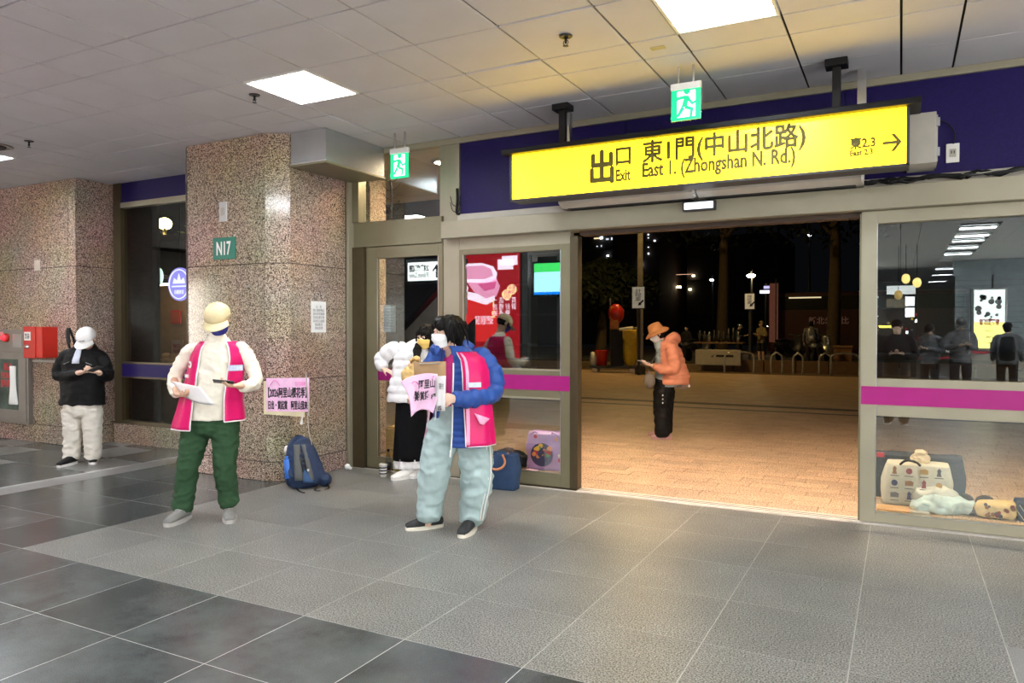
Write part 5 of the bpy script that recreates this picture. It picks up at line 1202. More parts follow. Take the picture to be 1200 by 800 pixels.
P = shell_grid(TV, J(0, 517).z, J(0, 412).z, lambda v: R_(136-6*v), lambda v: R_(360+44+8*v), PH, .008, 26, 72, flare=lambda v, th: .02*(1-v)**2+.005*math.sin(th*11)*(1-v), droop=lambda v, th: .05*(1-v)*(math.cos(th-R_(400))*-1 if th > R_(360) else 0)*0)
vest = sheet('vest', P, PINK, T, .005); trim('piping', P, TRIMW, vest, .006, 'lrb')
for a0, a1 in ((34, 46), (138, 148)):
    P2 = shell_grid(TV, J(0, 515).z, J(0, 413).z, R_(a0+(8 if a0 < 90 else -2)-4), R_(a1-2), PH, .016, 20, 8, flare=lambda v, th: .02*(1-v)**2); sheet('light_pink_band', P2, LPINK, vest, .004)
badge(vest, TV, J(0, 448).z, R_(28), .095, .035, mat('badge_pale_blue', (.5, .62, .9), .5), '志工', .026, PH, M['white'])
a = [J(556, 484, -.25), J(574, 490, -.20), J(564, 500, -.24)]
P2 = [[a[0].lerp(a[1], i/4).lerp(a[2], j/4) for i in range(5)] for j in range(4)]; sheet('pocket_flap', P2, LPINK, vest, .006)
# lanyard, badge card
bm = bmesh.new(); tube(bm, [J(519, 408, -.10), J(517, 425, -.20), J(518, 442, -.26)], .005, 6); obj('lanyard', bm, M['purple'], T, True)
LTB = fab('pale_aqua_nylon', (.36, .47, .47), .6, .15)
bm = bmesh.new(); loft(bm, [J(538, 480), J(537, 505)], [(.20, .15), (.215, .16)], side=(math.cos(PH), math.sin(PH), 0), n=28)
loft(bm, [J(521, 500), J(514, 530, -.02), J(509, 556, -.03), J(504, 588), J(503, 603)], [(.130, .135), (.125, .125), (.115, .115), (.098, .105), (.098, .108)], n=26)
loft(bm, [J(553, 500), J(557, 530, -.02), J(559, 560, -.03), J(555, 592), J(554, 607)], [(.135, .14), (.130, .13), (.122, .12), (.105, .11), (.100, .11)], n=26)
tr = sculpt('trousers', bm, LTB, T, .008, 2, folds(.018, (8, 8, 10), 7))
for dx in (0, 3.5):
    bm = bmesh.new(); loft(bm, [J(567+dx, 500, -.11), J(571+dx, 530, -.09), J(572+dx*.8, 560, -.09), J(565+dx, 592, -.09), J(563+dx*.7, 609, -.09)], [(.006, .02)]*5, n=8); obj('side_stripe', bm, M['white'], tr, True)
BS = mat('black_mesh_shoe', (.02, .02, .022), .7, bump=.3); SOL = mat('cream_sole', (.72, .68, .58), .7)
shoe(T, F.G(506, 618), (-1, -.42), BS, SOL, 1.02, M['dark']); shoe(T, F.G(551, 622), (-.30, -1), BS, SOL, 1.02, M['dark'])
mask(T, hc, M3, mat('white_mask', (.86, .88, .9), .7), 1.04)
bm = bmesh.new()
for dx, dy, dz, r in ((0, -.03, .055, (.092, .108, .085)), (0, -.055, .0, (.090, .080, .100)), (.0, .035, .085, (.075, .066, .045)), (0, .062, .068, (.066, .035, .034)), (-.075, -.005, .02, (.030, .060, .075)), (.075, -.005, .02, (.030, .060, .075)), (0, -.07, -.06, (.070, .045, .06)), (.05, .07, .055, (.028, .028, .034)), (-.05, .07, .055, (.028, .028, .034))):
    ell(bm, hc+M3 @ (Vector((dx, dy, dz))*1.06), r, M3, 20)
sculpt('hair', bm, HAIR, T, .007, 2, strands(.009, (45, 45, 10)))
bm = bmesh.new(); rr = random.Random(1)
for k in range(70):
    a_ = rr.uniform(-2.2, 2.2); z_ = rr.uniform(.0, .09); r_ = .098+rr.uniform(0, .01); b0 = hc+M3 @ Vector((r_*math.sin(a_)*.93, -.03-r_*math.cos(a_)*1.05, z_)); d_ = M3 @ Vector((math.sin(a_)*.022, -math.cos(a_)*.022, -.06-rr.uniform(0, .05)))
    loft(bm, [b0, b0+d_*.5+M3 @ Vector((math.sin(a_)*.006, -math.cos(a_)*.006, 0)), b0+d_], [.008, .007, .001], n=5, k=2, cap=False)
tag(obj('hair_lock', bm, HAIR, T, True), kind='stuff')
t = thing('clipboard', 'brown clipboard held by the woman in the blue jacket', 'clipboard', F.o, YAW)
v0 = -.37
c = [J(485, 424, v0), J(523, 423, v0+.02), J(523, 478, v0+.04), J(488, 480, v0+.02)]
P = [[c[0].lerp(c[1], i/4).lerp(c[3].lerp(c[2], i/4), j/4) for i in range(5)] for j in range(5)]; sheet('board', P, mat('kraft_board', (.34, .21, .10), .6), t, .005)
bm = bmesh.new(); cyl(bm, J(492, 426, v0-.006), J(516, 425.5, v0-.006), .004, n=8)
for px in (493, 513): ell(bm, J(px, 426, v0-.006), (.005, .004, .005), seg=8)
obj('clip', bm, M['steel'], t)
t2 = thing('pink_flyer', 'curled pink flyer with black lettering clipped to the brown clipboard', 'flyer', F.o, YAW)
g = [[(470, 447), (478, 442), (488, 439), (500, 437), (513, 438)], [(475, 455), (483, 450), (492, 447), (502, 446), (513, 447)], [(479, 464), (487, 460), (495, 457), (504, 456), (513, 458)], [(481, 475), (489, 471), (497, 468), (505, 467), (512, 469)], [(482, 488), (488, 482), (495, 479), (503, 481), (508, 484)]]
P = [[J(px, py, v0-.015-.02*math.sin(i*1.1+j*.7)-.03*(4-i)/4) for i, (px, py) in enumerate(row)] for j, row in enumerate(g)]
P = [crs([Vector(p) for p in row], 4) for row in P]; P = list(map(list, zip(*[crs(list(cl_), 4) for cl_ in zip(*P)]))); sheet('flyer_sheet', P, M['pinkpaper'], t2, .002)
def ft(body, px0, py0, px1, py1, b=.03, m='ink'):
    a_, b_, c_ = J(px0, py1, v0-.055), J(px1, py1-2.2, v0-.05), J(px0, py0, v0-.055); text('lettering', body, M[m], t2, a_, (b_-a_).length, (c_-a_).length, ux=(b_-a_).normalized(), uz=(0, 0, 1), bold=b)
ft('阿里山', 491, 445, 510, 456); ft('賞 賞鐵', 486, 459, 503, 470); ft('2026', 480, 459, 492, 468, .01); ft('櫻', 505, 462, 511, 468); ft('★', 506, 440, 510, 444, 0, 'pinkink')
bm = bmesh.new(); tube(bm, [J(480+12*k/8, 455-7*math.sin(PI*k/8)-k*.4, v0-.055) for k in range(9)], .004, 6, 1); obj('rainbow_mark', bm, M['pinkink'], t2, True)
t = thing('card_holder', 'clear card holder with white card under the hand of the woman in blue', 'card', F.o, YAW)
c = [J(512, 440, v0+.0), J(523, 440, v0+.0), J(522, 481, v0+.02), J(511, 481, v0+.0)]
P = [[c[0].lerp(c[1], i/3).lerp(c[3].lerp(c[2], i/3), j/5)+Vector((0, -.012, 0)) for i in range(4)] for j in range(6)]; sheet('card_sleeve', P, mat('pale_card', (.66, .64, .66), .3), t, .004)
for (x_, y_, s_) in ((516, 452, '寄付'), (514, 478, '券')): a_ = J(x_-1, y_+4, v0-.018); text('lettering', s_, M['ink'], t, a_, .03, .045)
# ------------------------------------------------ woman in white puffer jacket
F = Fig('person', 'woman with yellow mask, white puffer jacket and long black skirt by the glass door', 481, 558); J, T = F.J, F.t
hc = J(499, 396, -.05); M3 = headframe((-.42, -.88, -.12), (.12, 0, 1)); neck = J(492, 410, 0)
hl, hr = J(450, 432, -.02), J(490, 434, -.26)
bm = bmesh.new(); add_head(bm, hc, M3, neck, .98); loft(bm, [J(481, 460), J(482, 430), J(489, 408)], [(.11, .08), (.11, .08), (.07, .05)], n=20)
for S_, E_, W_ in (((468, 410, 0), (448, 424, .05), hl), ((496, 412, 0), (504, 434, -.05), hr)): loft(bm, [J(*S_), J(*E_), W_], [.038, .032, .024], n=12)
add_hand(bm, hl, (.9, -.25, -.35), (0, .2, -1), -1, .35, .95); add_hand(bm, hr, (-.7, -.5, .3), (0, .3, 1), 1, .8, .95)
for h_, k_, a_ in ((J(476, 480), J(475, 520), J(474, 556)), (J(488, 480), J(489, 520), J(489, 552))): legs_body(bm, h_, k_, a_, (.055, .04, .03))
sculpt('body', bm, SKIN2, T, .006, 2, dec=.5); eyes(T, hc, M3)
TB = [(J(0, y, 0).z, J(x, y, 0).x, cy, a, b) for y, x, cy, a, b in ((470, 473, 0, .165, .15), (455, 475, 0, .175, .155), (438, 479, 0, .170, .15), (420, 482, 0, .175, .14), (410, 484, 0, .155, .12), (404, 486, 0, .10, .09), (400, 489, -.01, .075, .075))]
WHT = fab('white_nylon', (.82, .83, .85), .5, .1)
bm = bmesh.new(); torso(bm, TB, 0, (.085, .016))
loft(bm, [J(476, 409), J(466, 408), J(456, 412, .02), J(447, 422, .05), J(449, 430, .0)], [.06, .075, .078, .074, .055], n=20, puff=(.085, .014))
loft(bm, [J(490, 409), J(498, 414), J(504, 434, -.05), J(494, 434, -.22)], [.055, .07, .068, .05], n=18, puff=(.085, .014))
loft(bm, [J(478, 406, .07), J(489, 400, .07), J(499, 405, .02)], [.035, .04, .035], n=12)
sculpt('puffer_jacket', bm, WHT, T, .008, 2, folds(.008, (9, 9, 9), 4))
SKB = fab('black_wool', (.005, .005, .006), .9, spec=.1)
bm = bmesh.new(); n_ = 40; rings = []
for j in range(14):
    v = j/13; z = J(0, 455).z*(1-v)+J(0, 538).z*v; cx = J(481.5, 500).x; a_ = .145+.035*v; rings.append([bm.verts.new((cx+(a_+.012*v*math.sin(9*th))*math.cos(th), (a_*.85+.012*v*math.cos(8*th))*math.sin(th), z)) for th in [2*PI*i/n_ for i in range(n_)]])
for A, B in zip(rings, rings[1:]):
    for i in range(n_): bm.faces.new((A[i], A[(i+1) % n_], B[(i+1) % n_], B[i]))
bm.faces.new(rings[0]); bm.faces.new(rings[-1]); obj('skirt', bm, SKB, T, True)
bm = bmesh.new(); rings = []
for j in range(4):
    z = J(0, 536+3.8*j).z; rings.append([bm.verts.new((J(481.5, 500).x+(.165+.010*math.sin(14*th))*math.cos(th), (.14+.010*math.sin(14*th))*math.sin(th), z)) for th in [2*PI*i/56 for i in range(56)]])
for A, B in zip(rings, rings[1:]):
    for i in range(56): bm.faces.new((A[i], A[(i+1) % 56], B[(i+1) % 56], B[i]))
bm.faces.new(rings[0]); bm.faces.new(rings[-1]); obj('petticoat', bm, fab('white_pleats', (.8, .8, .8)), T, True)
shoe(T, F.G(477, 560), (-.75, -.7), M['white'], M['white'], .92, M['paper']); shoe(T, F.G(491, 557), (-.3, -1), M['white'], M['white'], .92, M['paper'])
mask(T, hc, M3, mat('yellow_mask', (.80, .56, .16), .7), 1.0)
bm = bmesh.new()
for dx, dy, dz, r in ((0, -.015, .050, (.088, .108, .092)), (0, -.05, -.03, (.088, .070, .11)), (-.078, -.005, -.03, (.022, .045, .10)), (.078, -.005, -.03, (.026, .050, .10)), (0, .050, .068, (.066, .044, .036)), (.04, .06, .05, (.035, .03, .035)), (-.045, .055, .05, (.03, .03, .04))): ell(bm, hc+M3 @ Vector((dx, dy, dz)), r, M3, 20)
loft(bm, [hc+M3 @ Vector((.075, .0, -.05)), J(489, 414, -.20), J(491, 432, -.235)], [.032, .040, .014], n=12); loft(bm, [hc+M3 @ Vector((-.075, -.01, -.05)), J(506, 420, -.06), J(505, 436, -.1)], [.030, .036, .014], n=12)
loft(bm, [hc+M3 @ Vector((0, -.07, -.05)), J(498, 425, .10)], [.06, .05], n=14)
sculpt('hair', bm, HAIR, T, .007, 2, strands(.010, (50, 50, 6)))
bm = bmesh.new(); tube(bm, [J(488, 414, -.14), J(490, 425, -.18), J(494, 436, -.18)], .004, 6)
obj('drawstring', bm, TRIMW, T, True)
t = thing('cloth_bag', 'gathered tan cloth bag held in front of the white puffer jacket', 'bag', F.o, YAW)
TAN = fab('tan_cloth', (.68, .47, .20), .85); bm = bmesh.new(); ell(bm, J(480, 440, -.30), (.085, .05, .085)); ell(bm, J(486, 430, -.30), (.06, .045, .06)); loft(bm, [J(488, 428, -.3), J(487, 421, -.3)], [.03, .055], n=12)
sculpt('bag_body', bm, TAN, t, .007, 2, folds(.014, (14, 14, 12), 8))
bm = bmesh.new(); tube(bm, [J(482, 424, -.33), J(486, 421, -.36), J(491, 424, -.33), J(488, 427, -.27), J(482, 424, -.33)], .010, 8); obj('knot', bm, mat('brown_cord', (.35, .2, .07), .8), t, True)
# ------------------------------------------------ woman in orange jacket, outside
F = Fig('person', 'woman in tan bucket hat and orange quilted jacket on the plaza looking at her phone', 778, 514); J, T = F.J, F.t
hc = J(769, 391, -.02); M3 = headframe((-.88, -.22, -.42), (-.4, 0, .9)); neck = J(777, 402)
hr = J(763, 428, -.16)
bm = bmesh.new(); add_head(bm, hc, M3, neck); loft(bm, [J(779, 450), J(782, 425), J(779, 402)], [(.11, .10), (.12, .11), (.07, .07)], n=20)
for S_, E_, W_ in (((784, 411, -.14), (788, 431, -.18), hr), ((782, 411, .14), (786, 431, .14), J(764, 428, .05))): loft(bm, [J(*S_), J(*E_), W_], [.045, .038, .026], n=12)
add_hand(bm, hr, (-1, .1, .25), (0, .2, 1), 1, .4); add_hand(bm, J(764, 428, .05), (-1, -.2, .2), (0, -.2, 1), -1, .5)
for h_, k_, a_ in ((J(774, 460, -.09), J(774, 485, -.09), J(775, 508, -.08)), (J(780, 460, .09), J(780, 485, .09), J(781, 505, .08))): legs_body(bm, h_, k_, a_)
sculpt('body', bm, SKIN2, T, .007, 2, dec=.5)
TB = [(J(0, y, 0).z, J(x, y, 0).x, cy, a, b) for y, x, cy, a, b in ((449, 788, 0, .220, .235), (440, 789, 0, .215, .23), (425, 786, 0, .195, .215), (411, 784, 0, .165, .20), (403, 782, 0, .13, .16), (397, 780, 0, .085, .10))]
TI = [(z-.04, x-.055-.01*(z < 1), y, a-.035, b-.06) for z, x, y, a, b in TB]
bm = bmesh.new(); torso(bm, TI, 0, (.07, .008)); loft(bm, [J(773, 406), J(771, 399)], [(.075, .08), (.07, .075)], n=16); sculpt('quilted_vest', bm, fab('grey_blue_nylon', (.30, .36, .38), .55), T, .01, 2)
ORG = fab('orange_nylon', (.60, .24, .15), .45, .1)
bm = bmesh.new(); P = shell_grid(TB, J(0, 450).z, J(0, 399).z, R_(212), R_(360+150), 0, 0, 60, 60, puff=(.075, .014)); shell_bm(bm, P, .03)
loft(bm, [J(785, 405, -.14), J(787, 413, -.19), J(790, 430, -.21), J(778, 433, -.21), J(768, 429, -.18)], [.07, .082, .085, .070, .05], n=20, puff=(.075, .014))
loft(bm, [J(784, 405, .14), J(786, 413, .19), J(788, 431, .2), J(768, 429, .08)], [.07, .08, .075, .05], n=18, puff=(.075, .014))
loft(bm, [J(781, 399, -.10), J(789, 394, -.04), J(792, 398, .05), J(786, 397, .10)], [.045, .065, .065, .045], n=14)
sculpt('jacket', bm, ORG, T, .010, 2, folds(.006, (8, 8, 8), 6))
bm = bmesh.new(); loft(bm, [J(778, 446), J(778, 456)], [(.145, .16), (.14, .16)], n=24)
loft(bm, [J(775, 458, -.08), J(775, 485, -.08), J(776, 508, -.08)], [(.115, .11), (.105, .10), (.105, .10)], n=22); loft(bm, [J(781, 458, .08), J(780, 485, .08), J(780, 505, .08)], [(.115, .11), (.10, .10), (.10, .10)], n=22)
tr = sculpt('trousers', bm, BLK, T, .01, 3, folds(.012, (6, 6, 8), 2))
for k in range(3): bm = bmesh.new(); ell(bm, J(776.5, 463+4.5*k, -.19), (.009, .006, .012), seg=8); obj('trouser_stud', bm, M['white'], tr, True)
PKS = mat('pink_sandal', (.55, .33, .32), .7)
shoe(T, F.G(780, 514.5), (-1, -.05), PKS, PKS, 1.0, M['ink'], .07, 'sandal'); shoe(T, F.G(776, 511), (-1, .1), PKS, PKS, 1.0, M['ink'], .07, 'sandal')
mask(T, hc, M3, mat('pale_mask', (.75, .76, .78), .7))
bm = bmesh.new(); ell(bm, hc+M3 @ Vector((0, -.035, -.01)), (.084, .085, .09), M3, 20); sculpt('hair', bm, HAIR, T, .009, 1, strands(.004))
bm = bmesh.new(); rings = []
for r, z in ((.178, -.002), (.165, .012), (.125, .038), (.108, .045), (.102, .075), (.094, .118), (.075, .142), (.03, .152), (.004, .153)): rings.append([bm.verts.new(hc+M3 @ Vector((r*math.cos(a)*.93, -.015+r*math.sin(a), z+.006*math.sin(3*a)*(r > .12)))) for a in [2*PI*i/36 for i in range(36)]])
for A, B in zip(rings, rings[1:]):
    for i in range(36): bm.faces.new((A[i], A[(i+1) % 36], B[(i+1) % 36], B[i]))
bmesh.ops.recalc_face_normals(bm, faces=bm.faces); bmesh.ops.solidify(bm, geom=bm.faces[:], thickness=.008)
ht = obj('bucket_hat', bm, fab('tan_cord', (.48, .22, .085), .9, .5, 120), T, True)
phone('pale phone held by the woman in the bucket hat', wpos(F, J(753.5, 423.5, -.15)), wdir((-.95, 0, .2)), wdir((.2, 0, 1)), m='offwhite')
t = thing('shoulder_bag', 'small grey patterned shoulder bag in front of the woman in orange', 'bag', F.o, YAW)
bm = bmesh.new(); ell(bm, J(761, 446, -.14), (.075, .09, .11)); sculpt('bag_body', bm, mat('grey_weave', (.16, .14, .12), .8, bump=.4, bscale=70), t, .012, 2); bm = bmesh.new(); tube(bm, [J(759, 438, -.14), J(762, 428, -.10), J(770, 412, -.12)], .008, 6); obj('strap', bm, M['dark'], t, True)
t = thing('shoulder_bag', 'pale grey cloth bag hanging behind the woman in orange', 'bag', F.o, YAW)
bm = bmesh.new(); ell(bm, J(799, 449, .02), (.10, .10, .085)); sculpt('bag_body', bm, fab('grey_cloth', (.35, .27, .25)), t, .012, 2); bm = bmesh.new(); ell(bm, J(807, 452, -.03), (.018, .018, .022), seg=10); obj('charm', bm, TRIMW, t, True)
# ------------------------------------------------ simple distant and mirrored people
def passer(label, x, y, z0, face, h, top, bottom, hatm=None, arms='phone', hair=True, rs_=0, bag=None, skin=None, shoe_m=None, bare=False):
    t = thing('person', label, 'person', (x, y, z0), face); k = h/1.7; V_ = lambda *a: Vector(a)*k
    M3 = headframe((0, -.9, -.35 if arms == 'phone' else 0), (0, -.3, 1)); hc = V_(0, -.03, 1.57)
    bm = bmesh.new(); add_head(bm, hc, M3, V_(0, .0, 1.40), k); loft(bm, [V_(0, 0, .95), V_(0, 0, 1.25), V_(0, 0, 1.42)], [(.12*k, .08*k), (.14*k, .09*k), (.07*k, .06*k)], n=16)
    for s_ in (-1, 1):
        W_ = V_(s_*.07, -.30, 1.16) if arms == 'phone' else V_(s_*.26, -.05, .84)
        loft(bm, [V_(s_*.17, 0, 1.36), V_(s_*.24, 0, 1.10), W_], [.042*k, .036*k, .026*k], n=10); add_hand(bm, W_, (-s_*.6, -.7, .1) if arms == 'phone' else (0, 0, -1), (0, 0, 1) if arms == 'phone' else (-s_, 0, 0), -s_, .5, k)
        legs_body(bm, V_(s_*.10, 0, .90), V_(s_*.11, -.01, .5), V_(s_*.11, .02, .09), (.06*k, .045*k, .035*k) if not bare else (.08*k, .055*k, .04*k))
    sculpt('body', bm, skin or SKIN2, t, .009, 2, dec=.5)
    bm = bmesh.new(); TBl = [(a*k, 0, 0, b*k, c_*k) for a, b, c_ in ((.80, .20, .14), (1.0, .19, .14), (1.2, .205, .145), (1.32, .20, .13), (1.40, .14, .10), (1.46, .08, .08))]; torso(bm, TBl)
    for s_ in (-1, 1): loft(bm, [V_(s_*.12, 0, 1.38), V_(s_*.20, 0, 1.34), V_(s_*.26, 0, 1.10), V_(s_*.09, -.26, 1.16) if arms == 'phone' else V_(s_*.26, -.04, .87)], [.055*k, .068*k, .062*k, .045*k], n=14)
    sculpt('jacket', bm, top, t, .012, 3, folds(.012, (7, 7, 9), rs_))
    bm = bmesh.new(); lz = .50 if bare else .07; loft(bm, [V_(0, 0, .92), V_(0, 0, .82)], [(.17*k, .13*k), (.17*k, .13*k)], n=20)
    for s_ in (-1, 1): loft(bm, [V_(s_*.10, 0, .86), V_(s_*.11, -.01, .55), V_(s_*.11, .01, lz)], [.105*k, .085*k, .08*k], n=16)
    sculpt('trousers', bm, bottom, t, .014, 3)
    for s_ in (-1, 1): shoe(t, V_(s_*.11, .02, 0), (s_*.15, -1), shoe_m or M['black'], M['white'], k)
    if hair: bm = bmesh.new(); ell(bm, hc+M3 @ Vector((0, -.02, .045)), (.086*k, .105*k, .085*k), M3, 18); ell(bm, hc+M3 @ Vector((0, -.05, -.02)), (.08*k, .06*k, .08*k), M3, 18); sculpt('hair', bm, HAIR, t, .01, 1)
    if hatm == 'hood': bm = bmesh.new(); ell(bm, hc+M3 @ Vector((0, -.03, .02)), (.11*k, .115*k, .13*k), M3, 18); ell(bm, V_(0, .05, 1.42), (.12*k, .09*k, .06*k)); sculpt('hood', bm, top, t, .012, 1)
    elif hatm: cap(t, hc, M3, hatm, k*1.02)
    if bag: bm = bmesh.new(); loft(bm, [V_(0, .22, .92), V_(0, .24, 1.1), V_(0, .20, 1.36)], [(.15*k, .08*k), (.16*k, .09*k), (.12*k, .06*k)], n=16, power=.7); sculpt('backpack', bm, bag, t, .014, 2)
    return t
DK = fab('dark_coat', (.02, .02, .024), .8); GY = fab('grey_puffer', (.14, .14, .155), .6); NV = fab('navy_trousers', (.02, .025, .04), .9)
BR = fab('brown_trousers', (.10, .07, .05), .9)
passer('photographer in a black coat, mirrored in the right glass door', -.05, -.45, 0, PI, 1.66, DK, BR, rs_=1)
passer('shorter person in dark cap waiting by the belts, mirrored in the door glass', .56, -5.2, 0, PI+.5, 1.62, GY, NV, M['black'], rs_=2)
passer('taller person in grey puffer waiting by the belts, mirrored in the door glass', 1.10, -5.0, 0, PI-.2, 1.74, GY, NV, M['dark'], rs_=3)
passer('person with a black backpack seen from behind, mirrored at the right frame edge', 1.98, -5.7, 0, .1, 1.66, GY, DK, M['black'], 'down', rs_=4, bag=M['black'])
passer('person in a hooded coat at the left edge of the mirrored hall', -.55, -7.8, 0, PI+.3, 1.62, DK, NV, None, 'down', rs_=5)
fp = at(892, 416, 'y', 28.2); KH = fab('khaki_hoodie', (.22, .17, .09), .9)
passer('hooded figure in khaki jacket and shorts on the raised bed beyond the bike racks', fp.x, 28.2, .30, YAW-1.1, 1.5, KH, DK, 'hood', 'phone', True, 6, bare=True, shoe_m=M['white'])
fp = at(866, 416, 'y', 28.6)
passer('person in dark clothes and pale cap left of the hooded figure', fp.x, 28.6, .30, YAW+.9, 1.42, DK, DK, M['duct'], 'phone', True, 7)
fp = at(950, 425, 'y', 27.9)
passer('person with a grey backpack walking in front of the bus', fp.x, 28.0, .30, YAW+2.8, 1.5, GY, DK, None, 'down', True, 8, bag=M['duct'])
fp = at(815, 430, 'y', 29.5)
passer('crouched-looking person in a dark coat behind the market stall', fp.x-.6, 30.4, .30, YAW-.6, 1.35, DK, DK, None, 'down', True, 9)
#==BAGS==
# ================================================================== bags and small things on the ground
def crumple_box(name, m, parent, w, d, h, top=.9, amp=.012, seed=0, lean=0, sc=9, power=.35, n=44, rows=16, bulge=.02):
    "soft bag body: rounded rectangular tube with creases"
    bm = bmesh.new(); rings = []
    for j in range(rows+1):
        v = j/rows; z = h*v; f = 1+(top-1)*v; r = []
        for i in range(n):
            th = 2*PI*i/n; cx, sx = math.cos(th), math.sin(th); x = math.copysign(abs(cx)**power, cx)*w/2*f; y = math.copysign(abs(sx)**power, sx)*d/2*f
            b = bulge*math.sin(PI*v); p = Vector((x*(1+b/w*2)+lean*v, y*(1+b/d*2), z)); q_ = Vector((x, y, z))*sc+Vector((seed, seed, 0))
            k = amp*((1-abs(noise.noise(q_))*2)*.7+noise.noise(q_*2.1)*.6-.35)*(.3+.7*math.sin(PI*min(1, v*1.15+.02)))
            if v == 1: p.z += .012*noise.noise(q_)
            r.append(bm.verts.new(p+Vector((cx, sx, 0))*k))
        rings.append(r)
    for A, B in zip(rings, rings[1:]):
        for i in range(n): bm.faces.new((A[i], A[(i+1) % n], B[(i+1) % n], B[i]))
    bm.faces.new(list(reversed(rings[0])))
    # folded-in mouth
    inn = [bm.verts.new(Vector((v.co.x*.86+lean*.14, v.co.y*.7, v.co.z-.035))) for v in rings[-1]]
    for i in range(n): bm.faces.new((rings[-1][i], rings[-1][(i+1) % n], inn[(i+1) % n], inn[i]))
    bm.faces.new(inn)
    return obj(name, bm, m, parent, True)
# navy backpack at the pillar foot
g = at(372, 569, 'z', 0)
t = thing('backpack', 'navy and grey hiking backpack leaning on the right face of the granite pillar', 'backpack', (-4.98, 5.30, 0), YAW+.25)
NVY = fab('navy_nylon', (.018, .035, .085), .5); NG = fab('slate_grey_nylon', (.10, .11, .11), .6)
def lean(x, y, z): return Vector((x-.075*z/.42, y+.22*z/.42*.55, z))
bm = bmesh.new(); loft(bm, [lean(.02, 0, .05), lean(.01, 0, .16), lean(0, 0, .30), lean(0, .01, .40), lean(0, .02, .44)], [(.165, .105), (.165, .12), (.145, .11), (.11, .085), (.07, .05)], n=28, power=.75)
ell(bm, lean(.17, -.02, .07), (.07, .08, .07)); ell(bm, lean(-.13, -.03, .12), (.06, .07, .10))
bd = sculpt('bag_body', bm, NVY, t, .007, 3, folds(.010, (12, 12, 12), 3))
for s_, x0, x1 in ((0, -.095, -.015), (1, .035, .085)):
    P = [[lean(x0*(1-.45*v)+(x1-x0)*(1-.25*v)*u_+(.02 if s_ else .04)*v*0, -.128+.030*v*v-.010*math.sin(PI*u_), .09+.32*v) for u_ in [i/6 for i in range(7)]] for v in [j/10 for j in range(11)]]; sheet('front_panel', P, NG, t, .008)
P = [[lean(-.02+.10*u_, -.135-.012*math.sin(PI*u_)+.02*v, .07+.12*v) for u_ in [i/6 for i in range(7)]] for v in [j/6 for j in range(7)]]; sheet('front_pocket', P, fab('mid_blue_nylon', (.04, .09, .20), .5), t, .008)
for x in (-.005, .028): bm = bmesh.new(); tube(bm, [lean(x, -.128, .16), lean(x-.01, -.12, .28), lean(x-.03, -.085, .40)], .005, 6); obj('zip', bm, M['black'], t, True)
for z in (.20, .24, .28, .33): bm = bmesh.new(); ell(bm, lean(.01, -.136+.1*(z-.2), z), (.012, .008, .008), seg=8); obj('buckle', bm, M['dark'], t, True)
bm = bmesh.new(); cyl(bm, lean(-.15, -.07, .10), lean(-.135, -.06, .27), .033, n=16); cyl(bm, lean(-.135, -.06, .27), lean(-.133, -.058, .30), .02, n=12); obj('water_bottle', bm, mat('blue_bottle', (.03, .16, .60), .35), t, True)
for i, pts in enumerate((((-.10, -.14, .03), (-.06, -.20, .008), (-.02, -.26, .006)), ((.10, -.12, .04), (.07, -.18, .01), (.12, -.22, .008)), ((.18, -.04, .04), (.20, -.12, .01), (.16, -.16, .008)))): bm = bmesh.new(); loft(bm, pts, [(.010, .003)]*3, n=8, side=(1, 0, 0)); obj('strap', bm, M['black'], t, True)
bm = bmesh.new(); tube(bm, [lean(-.04, .02, .44), lean(-.02, .0, .475), lean(.02, .0, .475), lean(.04, .02, .44)], .009, 8); obj('grab_loop', bm, M['black'], t, True)
bm = bmesh.new(); ell(bm, lean(-.13, .05, .34), (.03, .03, .045), seg=10); obj('white_pouch', bm, M['white'], t, True)
poly('logo_mark', [(-.01, -.012), (.01, -.012), (.008, .004), (.014, .012), (-.012, .010)], M['duct'], t, .003, lean(.045, -.152, .185))
tag(None if False else obj('tissue_scrap', ell(ell(bmesh.new(), (-5.245, 6.19, .03), (.035, .03, .03), seg=8), (-5.19, 6.17, .02), (.02, .02, .018), seg=8), M['paper'], None, True), 'crumpled white tissue scrap at the foot of the door jamb', 'tissue')
# navy tote bag
t = thing('tote_bag', 'navy tote bag with brown handles standing against the glass door', 'bag', (-3.32, 6.13, 0), .08)
crumple_box('bag_body', NVY if False else fab('navy_canvas', (.025, .05, .11), .85), t, .30, .15, .34, .86, .012, 4, .02)
for y in (-.07, .05):
    bm = bmesh.new(); loft(bm, [(-.07, y, .32), (-.075, y-.05, .24), (-.02, y-.07, .20), (.05, y-.06, .22), (.07, y-.03, .27), (.03, y-.0, .33)], [(.004, .011)]*6, side=(0, 1, 0), n=8); obj('handle', bm, mat('tan_leather', (.40, .16, .07), .6), t, True)
